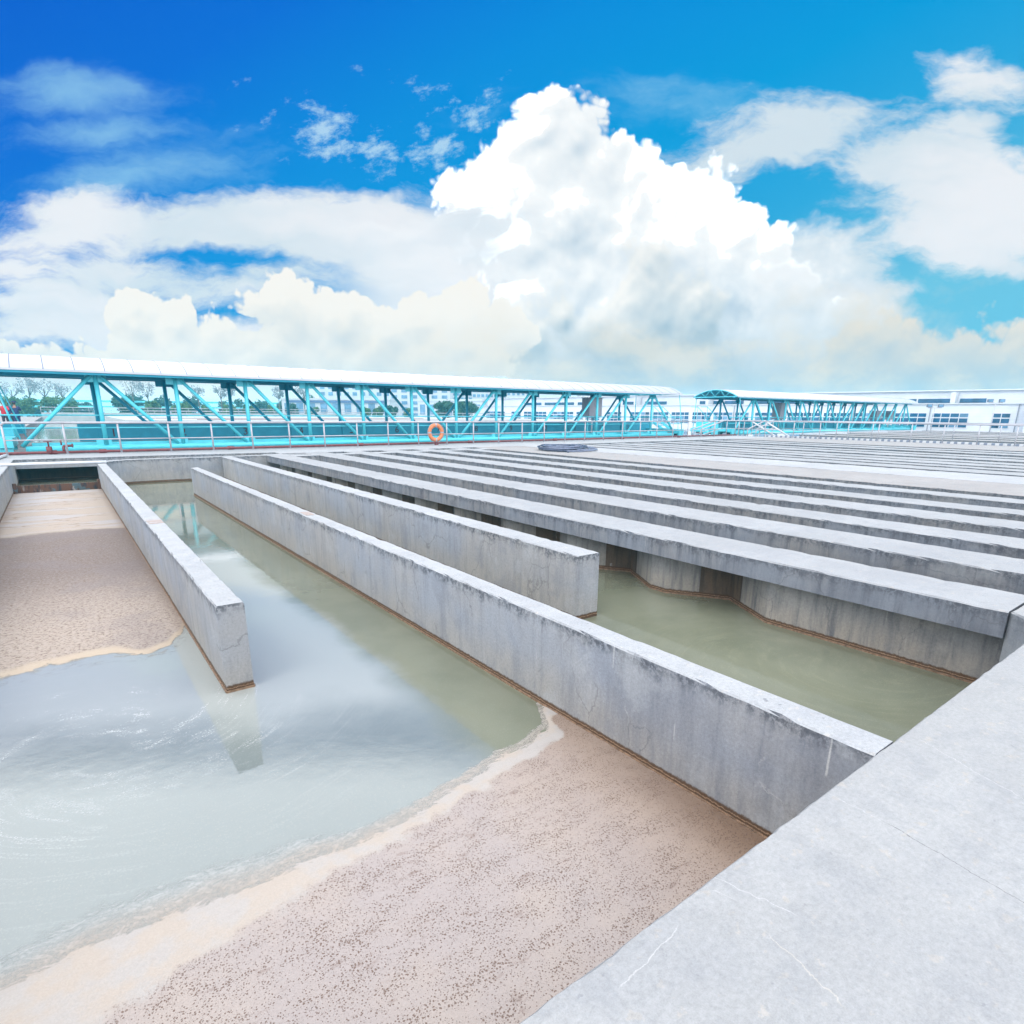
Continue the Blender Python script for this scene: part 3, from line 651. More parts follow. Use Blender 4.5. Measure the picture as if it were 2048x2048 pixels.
def mat_foam_far():
    m, t, b = newmat('lumpy_foam'); p = pos(t); d = attr(t, 'rim'); x, y, _ = t.sep(p)
    wn = t.noise(p, 1.2, 4, .6)
    yy = t.m('ADD', y, t.m('ADD', t.m('MULTIPLY', t.m('SUBTRACT', wn, .5), .8), t.m('MULTIPLY', t.m('ABSOLUTE', t.m('ADD', x, .1)), .25)))
    base = t.mix(t.ss(yy, 8.0, 12.0), (.30, .245, .205, 1), (.136, .104, .091, 1))
    base = t.mix(t.ss(yy, 15.55, 15.75), base, (.285, .232, .190, 1))
    band = t.noise(t.v('MULTIPLY', p, (.25, 1, 1)), 1.6, 4, .5)
    base = t.mix(t.m('MULTIPLY', t.ss(yy, 15.6, 16.2), t.ss(band, .45, .6)), base, (.285, .262, .258, 1))
    base = t.mix(t.m('MULTIPLY', t.ss(yy, 15.6, 16.2), t.m('MULTIPLY', t.ss(band, .49, .50), t.ss(band, .505, .515, 1, 0))), base, (.20, .14, .10, 1))
    lump = t.noise(t.v('MULTIPLY', p, (1, 1.15, 1)), 27, 6, .78)
    k = t.ss(yy, 15.2, 15.7, 1, .12)
    c = t.mix(t.m('MULTIPLY', t.ss(lump, .50, .60), t.m('MULTIPLY', k, .85)), base, (.095, .058, .040, 1))
    c = t.mix(t.m('MULTIPLY', t.ss(lump, .46, .36), t.m('MULTIPLY', k, .6)), c, (.31, .265, .245, 1))
    pat = t.noise(p, .9, 3, .5); c = t.mix(t.m('MULTIPLY', t.m('MULTIPLY', t.ss(pat, .5, .62), k), .3), c, (.14, .115, .12, 1))
    c = t.mix(t.ss(d, .10, .24, .9, 0), c, (.36, .29, .22, 1))
    c = t.mix(t.m('MULTIPLY', t.ss(t.m('ABSOLUTE', t.m('ADD', x, .23)), .92, 1.10), .45), c, (.13, .085, .06, 1))
    wq = t.v('ADD', t.v('MULTIPLY', p, (1, 2.0, 1)), t.v('SCALE', t.noise(p, 1.6, 3, .5, col=True), scale=.7))
    ln_ = t.noise(wq, 6, 8, .7)
    solid = t.ss(t.m('ADD', d, t.m('MULTIPLY', t.m('SUBTRACT', ln_, .5), .35)), -.02, .04)
    pale_cover = t.m('MULTIPLY', t.ss(d, -.34, -.05), t.ss(ln_, .50, .62, 0, .6))
    c = t.mix(solid, (.27, .26, .235, 1), c)
    t.put(b.inputs['Alpha'], t.m('MAXIMUM', solid, pale_cover))
    t.put(b.inputs['Base Color'], c); b.inputs['Roughness'].default_value = .8
    t.put(b.inputs['Normal'], t.bump(t.m('MULTIPLY', lump, k), .5, .03))
    return m
foam('foam', -1.36, 3.045, .95, 3.75, .02, lambda x, y: interp(x, NE)-y, mat_foam_near(), .0022, lambda x, y: .003+.006*max(0, x-2.2), 'pinkish grey pitted foam with a smooth cream rim, beside the near walkway')
foam('foam', -1.35, .868, 6.8, 23.65, .035, lambda x, y: y-interp(x, CE), mat_foam_far(), .003, lambda x, y: .009 if y < 15.4 else .002, 'brown lumpy foam filling the left channel, beige at its far end')

# things at the far end of the channel
t_ = thing('weir_gate', 'rusty steel weir plate with white runs across the far end of the channel', 'weir gate', (-.23, 23.75, -.8))
link('plate', bx(-1.34, .86, 23.70, 23.76, -1.0, -.60), 'rust', t_)
link('side_guide', bx(-1.345, -1.25, 23.58, 23.70, -1.0, -.52), 'rust', t_); link('side_guide', bx(.79, .868, 23.58, 23.70, -1.0, -.50), 'rust', t_)
tag(link('white_pipe', tb((-2.1, 23.86, .045), (1.12, 23.52, .045), .045), 'white'), 'thin white pipe lying across the channel between the two walls', 'pipe')
tag(link('white_pipe', tb((-1.62, 28.6, .055), (-2.05, 24.2, .055), .055), 'white'), 'short white pipe lying on the left edge beside the railing foot', 'pipe')
# ------------------------------------------------------------------ guard rails
def rail(path, label, sp=1.76, h=1.19, r=.045, pr=.036, mid=.56, cat='guard rail', parts=True, n=8, group=None, name='guard_rail', zb=0, first=None, bend=False):
    """path: list of (x, y); posts every sp metres"""
    t = thing(name, label, cat, (path[0][0], path[0][1], zb), 0, group) if parts else None
    bt, bmid, bp = bmesh.new(), bmesh.new(), bmesh.new(); posts = []
    for i in range(len(path)-1):
        a, b = Vector(path[i]+(0,)), Vector(path[i+1]+(0,)); L = (b-a).length; k = max(1, round(L/sp))
        for j in range(k+(i == len(path)-2)): posts.append(a.lerp(b, j/k))
        up = Vector((0, 0, zb+h)); md = Vector((0, 0, zb+mid)); d = (b-a).normalized()
        s0 = a+d*(.1 if (bend and i == 0) else 0)
        tube(bt, s0+up, b+up, r, n); tube(bmid, a+md, b+md, r*.6, 6)
    if bend:
        a, b = Vector(path[0]+(0,)), Vector(path[1]+(0,)); d = (b-a).normalized()
        tube(bt, a+Vector((0, 0, zb+h-.09)), a+d*.03+Vector((0, 0, zb+h-.03)), r, n); tube(bt, a+d*.03+Vector((0, 0, zb+h-.03)), a+d*.11+Vector((0, 0, zb+h)), r, n)
    if not parts:
        for q in posts: tube(bp, q+Vector((0, 0, zb)), q+Vector((0, 0, zb+h)), pr, 5)
        me = bpy.data.meshes.new('x'); bt.to_mesh(me); bp.from_mesh(me); bmid.to_mesh(me); bp.from_mesh(me); bt.free(); bmid.free(); bpy.data.meshes.remove(me)
        return tag(link(name, bp, 'steel'), label, cat, group)
    link('top_rail', bt, 'steel', t); link('mid_rail', bmid, 'steel', t)
    for q in posts:
        bm = bmesh.new(); tube(bm, q+Vector((0, 0, zb)), q+Vector((0, 0, zb+h-(.09 if bend and q is posts[0] else r))), pr, n)
        tube(bm, q+Vector((0, 0, zb-.002)), q+Vector((0, 0, zb+.02)), pr*2.1, n); link('post', bm, 'steel', t)
    return t
YR = 28.6
rail([(-1.6, 29.1), (0.2, 29.0), (3.7, 28.85), (8.5, 28.55), (13.3, 28.3), (20, 28.1), (28.4, 28.1), (37.4, 28.3), (41, 28.5)], 'steel guard rail with the orange life ring, in front of the covered footbridge', bend=True)
rail([(44.4, 28.6), (44.5, 24), (44.4, 16), (44.2, 5)], 'steel guard rail along the ribbed kerb, running toward the right edge', sp=1.95, group='steel guard rails beyond the beams')
rail([(42.2, 29.4), (44.2, 29.6), (50, 30.1)], 'short steel guard rail at the steps between the two bridges', sp=1.5, group='steel guard rails beyond the beams')
rail([(50.5, 29.2), (52.0, 16), (51, 2)], 'steel guard rail behind the ribbed kerb rail, with thinner posts', sp=2.6, r=.04, group='steel guard rails beyond the beams', parts=True)
# sloping hand rails of the steps
def steprail(x, y, dx, dy, label):
    t = thing('step_handrail', label, 'handrail', (x, y, 0), 0, 'sloping handrails at the steps')
    for o in (0, .75):
        a = Vector((x, y+o, 1.19)); b = Vector((x+dx, y+dy+o, .55))
        link('hand_rail', tb(a, b, .05), 'steel', t); link('post', tb((b.x, b.y, 0), b, .036), 'steel', t)
        link('mid_rail', tb(a-Vector((0, 0, .55)), b-Vector((0, 0, .45)), .028), 'steel', t)
    return t
steprail(42.6, 28.9, -2.8, 0, 'sloping steel handrails of the steps left of the second bridge')
steprail(47.4, 27.4, -2.4, 0, 'sloping steel handrails behind the corner of the guard rail')
t_ = thing('access_ladder', 'white inclined ladder leaning at the corner of the guard rails', 'ladder', (44.9, 26.5, 0))
for q in (0, .55):
    link('stile', tb((44.6, 27.6-q*2.2, 1.15), (46.4, 26.0-q*2.2, -.25), .06), 'white', t_)
for k in range(1, 5):
    f = k/5; link('rung', tb((44.6+1.8*f, 27.6-1.6*f, 1.15-1.4*f), (44.6+1.8*f, 27.6-1.21-1.6*f, 1.15-1.4*f), .03, 5), 'white', t_)
tag(link('ribbed_kerb', bx(44.75, 45.05, 4, 26.5, -.4, .12), 'ribs'), 'white ribbed kerb along the foot of the right guard rail', 'kerb')
# terrace beyond on the right with more beams
struct(link('far_terrace', poly([(45.06, -6), (150, -6), (150, 29.4), (90, 29.4), (90, 31), (45.06, 29.6)], -3.4, -.75), 'taupe'))
for i in range(7):
    x = 53+i*4.6
    tag(link('concrete_beam', bx(x, x+2.6+i*.15, 2, 28, -.6, -.02+i*.01), 'taupe'), '%s concrete beam behind the right guard rails, counted toward the white workshop' % ORD[i], 'concrete beam', 'beams before the white workshop')
# life ring
lr = thing('life_ring', 'orange life ring with grey bands hanging on the guard rail', 'life ring', (15.88, 28.0, .64))
bm = bmesh.new(); cx, cy, cz, RR, rr = 15.88, 28.03, .655, .375, .105
def torus(bm, c, RR, rr, a0=0, a1=2*math.pi, n=40, m=12):
    rg = []
    full = abs(a1-a0-2*math.pi) < 1e-6
    for i in range(n+(not full)):
        a = a0+(a1-a0)*i/n; rg.append([bm.verts.new((c[0]+(RR+rr*math.cos(b))*math.cos(a), c[1]+rr*.8*math.sin(b), c[2]+(RR+rr*math.cos(b))*math.sin(a))) for b in [2*math.pi*j/m for j in range(m)]])
    k = len(rg)
    for i in range(k if full else k-1):
        for j in range(m): bm.faces.new((rg[i][j], rg[i][(j+1) % m], rg[(i+1) % k][(j+1) % m], rg[(i+1) % k][j]))
    if not full: bm.faces.new(rg[0][::-1]); bm.faces.new(rg[-1])
    bmesh.ops.recalc_face_normals(bm, faces=bm.faces)
torus(bm, (cx, cy, cz), RR, rr); link('ring', bm, 'orange', lr, smooth=True)
for k in range(4):
    bm = bmesh.new(); a = k*math.pi/2; torus(bm, (cx, cy, cz), RR, rr+.006, a-.09, a+.09, 4); link('band', bm, 'tape', lr)
bm = bmesh.new()
for k in range(4):
    a = k*math.pi/2+.1; pts = [(cx+math.cos(a+u*1.37)*(RR+rr+.03-.05*abs(u-.5)), cy-.05, cz+math.sin(a+u*1.37)*(RR+rr+.03-.05*abs(u-.5))) for u in [i/8 for i in range(9)]]
    for i in range(8): tube(bm, pts[i], pts[i+1], .010, 5)
link('grab_line', bm, 'tape', lr)
# red pipe with valves
rp = thing('red_pipe', 'oxide red water pipe with a hand valve along the foot of the bridge', 'pipe', (-1.9, 29.45, .06))
bm = bmesh.new(); tube(bm, (-1.9, 29.42, .07), (20, 29.0, .07), .055, 10); tube(bm, (20, 29.0, .07), (45, 29.2, .07), .055, 10); link('pipe', bm, 'red', rp)
for x in (-.25, 1.35, 6.1, 12.2, 18.7, 25, 31, 37): link('coupling', tb((x-.13, 29.43-x*.018, .07), (x+.13, 29.43-x*.018, .07), .085, 10), 'red', rp)
vx = -.35
v_ = link('valve', tb((vx, 29.40, .02), (vx, 29.40, .30), .10, 10), 'red', rp)
bm = bmesh.new(); tube(bm, (vx, 29.4, .30), (vx, 29.4, .48), .028, 8); tube(bm, (vx, 29.4, .48), (vx, 29.4, .51), .15, 14); link('hand_wheel', bm, 'red', v_)
bm = bmesh.new(); tube(bm, (vx+.45, 29.38, .07), (vx+.45, 29.38, .30), .05, 8); tube(bm, (vx+.45, 29.38, .30), (vx+.75, 29.3, .32), .045, 8); tube(bm, (vx+.72, 29.3, .32), (vx+.76, 29.29, .32), .075, 10); tube(bm, (vx+.4, 29.38, .34), (vx+.4, 29.38, .55), .03, 6)
link('hose_valve', bm, 'red', rp)
tag(link('pipe_support', bx(15.95, 16.12, 28.2, 28.32, 0, .26), 'red'), 'short rusty red bracket on the deck below the life ring', 'bracket')
# coiled hose
hs = thing('coiled_hose', 'loose coil of dark hose lying on the wide concrete slab', 'hose', (19.0, 21.2, 0))
for s_, mt in ((1, 'hose'), (2, 'hose2')):
    rnd = random.Random(s_); bm = bmesh.new(); N = 26 if s_ == 1 else 12; pr = None
    ax = Vector((.62, .78, 0)); ay = Vector((-.78, .62, 0)); a = 0
    for k in range(N*18):
        a = k/18*2*math.pi; lp = k//18; rnd2 = random.Random(lp*7+s_); ra = .98+rnd2.uniform(-.35, .40); rb = ra*rnd2.uniform(.75, 1.0)
        ox, oy = rnd2.uniform(-.22, .22), rnd2.uniform(-.2, .2)
        z = .05+lp*(.006 if s_ == 1 else .013)+.02*math.sin(a*1.7+lp)
        q = Vector((19.05, 21.35, max(.04, z)))+ax*(math.cos(a)*ra*1.15+ox)+ay*(math.sin(a)*rb+oy)
        if pr is not None: tube(bm, pr, q, .032, 5, caps=False)
        pr = q
    if s_ == 1:
        tube(bm, pr, (19.9, 22.9, .05), .032, 5); tube(bm, (17.7, 19.6, .04), (18.2, 20.4, .05), .032, 5)
    link('hose_loops', bm, mt, hs)

# ------------------------------------------------------------------ covered travelling bridges
def bridge(X0, sp, YF, YB, label, left_over, right_over, girder0, nums=True, beam_end=.35, zs=1.0):
    t = thing('covered_bridge', label, 'covered bridge', (X0, YF, 0), 0, 'cyan covered truss bridges')
    n = 12; XE = X0+n*sp; zb, zt = .14, 3.12*zs; XL, XR = X0-sp, XE+sp
    ym = (YF+YB)/2
    # arched roof of bent sheets
    ze, sag, ov = 3.17*zs, .62, .62; ya, yb_ = YF-ov, YB+ov; half = (yb_-ya)/2; Rr = (half*half+sag*sag)/(2*sag); th = math.asin(half/Rr); cz = ze+sag-Rr
    def ar(a, dr=0): return ((ya+yb_)/2+(Rr+dr)*math.sin(a), cz+(Rr+dr)*math.cos(a))
    xa, xb = X0-left_over, XE+right_over; m = 18
    bm = bmesh.new(); prev = None
    for x in (xa, xb):
        ring = [bm.verts.new((x,)+ar(-th+2*th*i/m)) for i in range(m+1)]+[bm.verts.new((x,)+ar(-th+2*th*i/m, -.035)) for i in range(m, -1, -1)]
        if prev:
            for i in range(len(ring)): 
                f = bm.faces.new((prev[i], prev[(i+1) % len(ring)], ring[(i+1) % len(ring)], ring[i])); f.smooth = i < m
                if m < i < 2*m+1: f.material_index = 1
        else: first = ring
        prev = ring
    bm.faces.new(first[::-1]); bm.faces.new(prev); bmesh.ops.recalc_face_normals(bm, faces=bm.faces)
    rf = link('roof', bm, ['roof', 'cyan_d'], t)
    bm = bmesh.new()
    for i in range(m):
        a0, a1 = -th+2*th*i/m, -th+2*th*(i+1)/m
        p0, p1 = ar(a0, .004), ar(a1, .004); bar(bm, (0, p0[0], p0[1]), (0, p1[0], p1[1]), .026, .010)
    x = xa+.02; k = 0; se = link('seam', bm, 'seam', rf); se.location.x = x
    while x < xb-1.0:
        x += .97 if k % 2 else .99; k += 1
        q = se.copy(); COL.objects.link(q); q.parent = rf; q.matrix_parent_inverse = se.matrix_parent_inverse; q.location.x = x
    bm = bmesh.new(); box(bm, xa, xb, ya-.006, ya+.02, ze-.075, ze-.004); link('eave_trim', bm, 'roof', rf)
    # top chords and cross beams
    for y, nm in ((YF, 0), (YB, 1)):
        bm = bmesh.new(); box(bm, xa+.4, XE+beam_end, y-.10, y+.10, zt-.07, zt+.12); link('top_chord', bm, 'cyan_d' if nm else 'cyan_d', t)
        link('bottom_chord', tb((XL+.2, y, zb), (XR-.2, y, zb), .135, 12), 'cyan', t)
    bm = bmesh.new(); box(bm, xa+.3, XE+beam_end, ya+.05, ya+.12, ze-.16, ze-.078); box(bm, xa+.3, XE+beam_end, yb_-.12, yb_-.05, ze-.16, ze-.05); link('eave_beam', bm, 'cyan_d', t)
    for i in range(n+1):
        x = X0+i*sp
        link('cross_beam', bx(x-.05, x+.05, ya+.45, yb_-.45, zt+.121, zt+.17), 'cyan_d', t)
    for y, f in ((YF, -1), (YB, 1)):
        mt = 'cyan' if f < 0 else 'cyan_d'  # back truss members take the darker cyan as painted-in shade
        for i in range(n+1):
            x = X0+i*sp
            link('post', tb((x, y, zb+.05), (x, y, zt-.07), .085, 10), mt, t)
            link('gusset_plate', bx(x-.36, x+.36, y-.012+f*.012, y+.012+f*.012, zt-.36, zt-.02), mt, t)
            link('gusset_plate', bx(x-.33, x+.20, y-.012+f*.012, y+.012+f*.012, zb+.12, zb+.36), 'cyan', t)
        def diag(xa_, za, xb2, zb2): link('diagonal_brace', tb((xa_, y+f*.03, za), (xb2, y+f*.03, zb2), .075, 10), mt, t)
        for i in range(n):
            xl, xr = X0+i*sp, X0+(i+1)*sp
            if i < n//2: diag(xl+.17, zt-.12, xr-.2, zb+.14)
            else: diag(xl+.2, zb+.14, xr-.17, zt-.12)
        diag(X0-.17, zt-.12, XL+.1, zb+.12); diag(XE+.17, zt-.12, XR-.1, zb+.12)
    # walkway and girder
    link('walkway_floor', bx(XL, XR, YF+.42, YB-.32, .20, .30), 'deck', t)
    link('edge_channel', bx(XL+.4, XR-.4, YF+.34, YF+.41, .08, .38), 'cyan', t)
    g0, g1 = girder0
    gd = link('girder_plate', bx(g0, g1, YB-.30, YB-.22, .301, 1.08*zs), 'cyan_d', t)
    link('girder_flange', bx(g0-.03, g1+.03, YB-.38, YB-.12, 1.08*zs, 1.11*zs), 'cyan_d', gd)
    bm = bmesh.new()
    for i in range(n+1):
        x = X0+i*sp
        if g0 < x < g1: box(bm, x-.05, x+.05, YB-.36, YB-.302, .31, 1.075*zs)
    link('stiffener', bm, 'cyan_d', gd)
    if nums:
        for i in range(n+1):
            x = X0+(i+.2)*sp
            if not (g0 < x < g1): continue
            cu = bpy.data.curves.new('number', 'FONT'); cu.body = str(i+1); cu.size = .52; cu.extrude = .004; cu.materials.append(M['num'])
            tmp = bpy.data.objects.new('tmp', cu); me = bpy.data.meshes.new_from_object(tmp); me.transform(Matrix.Translation((x-.2, YB-.312, .50)) @ Matrix.Rotation(R(90), 4, 'X'))
            bpy.data.objects.remove(tmp); o = bpy.data.objects.new('number', me); COL.objects.link(o); o.parent = gd; me.materials.clear(); me.materials.append(M['num'])
    for z in (.86, 1.36):
        link('hand_rail', tb((XL-.4, YF+.22, z+.10), (XR+1.0 if z > 1 else XR+1.0, YF+.22, z+.10), .030, 6), 'cyan', t)
    # gable trusses
    for x in (xa+.02, xb-.02):
        gm = bmesh.new()
        bar(gm, (x, ya+.05, ze-.03), (x, yb_-.05, ze-.03), .05, .06)
        for i in range(m):
            a0, a1 = -th+2*th*i/m, -th+2*th*(i+1)/m; p0, p1 = ar(a0, -.06), ar(a1, -.06); bar(gm, (x, p0[0], p0[1]), (x, p1[0], p1[1]), .05, .05)
        zz = [(-.62, 1), (-.42, 0), (-.22, 1), (0, 0), (.22, 1), (.42, 0), (.62, 1)]
        P = []
        for s_, tp in zz:
            q = ar(th*s_, -.06); P.append((x, q[0], q[1] if tp else ze))
        for i in range(6): tube(gm, P[i], P[i+1], .022, 5)
        link('gable_truss', gm, 'cyan', t)
    # end trucks with wheels and a motor housing
    for (x, s_) in ((XL-.15, -1), (XR+.15, 1)):
        c_ = link('end_carriage', bx(min(x, x+s_*.55), max(x, x+s_*.55), YF-.35, YB+.35, .22, .56), 'cyan', t)
        for y in (YF+.1, YB-.1):
            link('wheel', tb((x+s_*.12, y, .17), (x+s_*.40, y, .17), .17, 16), 'black', c_)
            link('wheel_guard', bx(min(x+s_*.02, x+s_*.5), max(x+s_*.02, x+s_*.5), y-.45, y-.30, .02, .215), 'cyan', c_)
    return t
b1 = bridge(1.57, 2.85, 30.5, 33.8, 'near cyan truss footbridge with a white arched roof', 4.6, 2.75, (.75, 39.3))
b2 = bridge(49.2, 2.69, 30.5, 33.8, 'far cyan truss footbridge seen past the end of the first one', 3.4, 2.2, (46.5, 83))
# posts that carry the overhanging roof ends
for (xx, lab) in ((38.2, 'thin cyan poles under the right roof end of the near bridge'), (46.0, 'thin cyan poles under the arched roof front of the far bridge')):
    t_ = thing('roof_prop', lab, 'roof prop', (xx, 30, 0))
    for y in (29.95, 34.3): link('pole', tb((xx+(.7 if y < 31 else 0), y, .1), (xx+(0 if xx < 40 else .2), y, 3.14), .03, 6), 'cyan', t_)
# control cabinets
def cabinet(x, y, z0, z1, wx, wy, label):
    t = thing('control_cabinet', label, 'control cabinet', (x, y, .3), 0, 'grey control cabinets')
    c = link('cabinet_body', bx(x-wx/2, x+wx/2, y-wy/2, y+wy/2, z0, z1), 'grey', t)
    link('door', bx(x-wx/2+.04, x+wx/2-.04, y-wy/2-.02, y-wy/2-.002, z0+.04, z1-.04), 'grey', c)
    link('lid', bx(x-wx/2-.06, x+wx/2+.06, y-wy/2-.06, y+wy/2+.06, z1+.001, z1+.045), 'grey', c)
    for dx in (-wx*.3, wx*.3): link('leg', bx(x+dx-.04, x+dx+.04, y-.04, y+.04, .3, z0-.001), 'cyan', t)
    link('conduit', tb((x, y-.05, .3), (x, y-.05, z0), .05, 6), 'white', t)
    return t
cabinet(30.4, 31.35, 1.42, 2.72, 1.25, .75, 'tall grey control cabinet on legs on the near bridge')
cabinet(55.2, 31.4, 1.30, 2.75, 1.2, .8, 'tall grey control cabinet on the far bridge, left part')
cabinet(76.2, 31.5, 1.25, 2.2, 1.5, .8, 'squat grey cabinet on the far bridge, left of a pair')
cabinet(79.9, 31.5, 1.25, 2.2, 1.5, .8, 'squat grey cabinet on the far bridge, right of a pair')
# stairs up to the bridges between them
def stair(x0, x1, y0, y1, z1, label):
    t = thing('steel_stair', label, 'stair', (x0, y0, 0), 0, 'cyan steel stairs')
    for y in (y0, y1): 
        bm = bmesh.new(); bar(bm, (x0, y, .06), (x1, y, z1), .05, .22); link('stringer', bm, 'cyan', t)
    for k in range(5):
        f = (k+.5)/5; x = x0+(x1-x0)*f; link('tread', bx(x-.14, x+.14, y0+.03, y1-.03, z1*f, z1*f+.035), 'cyan', t)
    for y in (y0, y1):
        bm = bmesh.new(); tube(bm, (x0, y, 1.0), (x1, y, z1+1.25), .025, 6); tube(bm, (x1, y, z1+1.25), (x1+.9*(1 if x1 > x0 else -1), y, z1+1.25), .025, 6)
        for q in (0, .5, 1): tube(bm, (x0+(x1-x0)*q, y, z1*q), (x0+(x1-x0)*q, y, 1.0+(z1+.25)*q), .022, 6)
        link('hand_rail', bm, 'cyan', t)
    return t
stair(42.2, 40.0, 33.0, 33.9, 1.05, 'cyan steel stair at the right end of the near bridge')
stair(47.2, 45.0, 32.2, 33.2, 1.05, 'cyan steel stair at the left end of the far bridge')
hb = thing('drive_housing', 'cyan sloped housing standing between the two bridges', 'drive housing', (44, 31, 0))
link('housing', poly([(43.4, 30.7), (44.5, 30.7), (44.5, 31.9), (43.2, 31.9)], .56, 1.12), 'cyan', hb)
link('base_frame', bx(42.6, 46.9, 30.6, 32.0, .30, .555), 'cyan', hb); link('leg', bx(43.5, 44.2, 30.4, 30.58, -.05, .9), 'cyan', hb)
for y in (30.9, 31.8): link('leg', bx(46.4, 46.8, y-.1, y+.1, -.35, .30), 'cyan', hb)
link('motor', tb((42.6, 30.55, .25), (42.95, 30.55, .25), .17, 12), 'cyan', hb)
# left bridge head: housings and slanting handrails
lh = thing('drive_housing', 'cyan motor housing at the left end of the near bridge', 'drive housing', (-2, 30.3, 0))
link('housing', bx(-2.6, -1.42, 30.05, 30.14, .24, .60), 'cyan', lh); link('housing_side', bx(-2.6, -1.42, 30.141, 31.2, .561, .60), 'cyan', lh)
link('control_box', bx(-2.7, -1.15, 35.2, 36.8, .62, 1.10), 'cyan_d', lh); link('control_box', bx(-2.3, -1.5, 33.9, 34.9, .40, .86), 'cyan', lh)
link('stair_rail', tb((-1.95, 33.6, 3.4), (-1.22, 31.2, .52), .038, 6), 'cyan', lh); link('stair_rail', tb((-1.62, 31.6, 2.6), (-1.30, 31.2, .6), .040, 6), 'cyan', lh)
link('stair_rail', tb((-1.80, 34.2, 3.2), (-1.10, 34.2, .5), .03, 6), 'cyan', lh)
# tank side wall on the left and the platform of the visitors
struct(link('platform', bx(-12, -1.905, 37, 150, -2, .40), 'taupe'))
# far wall of the tank with its rail
tag(link('tank_end_wall', bx(-1.9, 62, 150, 151.4, -2, 1.22), 'farwall'), 'long concrete wall closing the far end of the water tank', 'tank wall')
struct(link('far_deck', poly([(6.5, 84), (22, 74), (70, 66), (92, 100), (84, 150), (30, 149), (8.0, 146)], -.6, .60), 'farwall'))
rail([(-1.9, 150.4), (62, 150.4)], 'long thin steel guard rail on top of the far tank wall', sp=2.6, h=.98, r=.06, pr=.04, mid=.48, zb=1.22, parts=False, group='distant guard rails')
rail([(12, 128), (45, 124), (74, 99)], 'distant steel guard rail on the far deck in front of the round trees', sp=2.6, h=1.0, r=.05, pr=.035, mid=.5, zb=.6, parts=False, group='distant guard rails')
tag(link('red_pipe', tb((14, 84, .66), (60, 74, .66), .045, 6), 'red'), 'distant dark red pipe crossing the far deck', 'pipe')
tag(link('red_pipe', tb((10, 100, .66), (52, 96, .66), .045, 6), 'red'), 'most distant dark red pipe on the far deck', 'pipe')

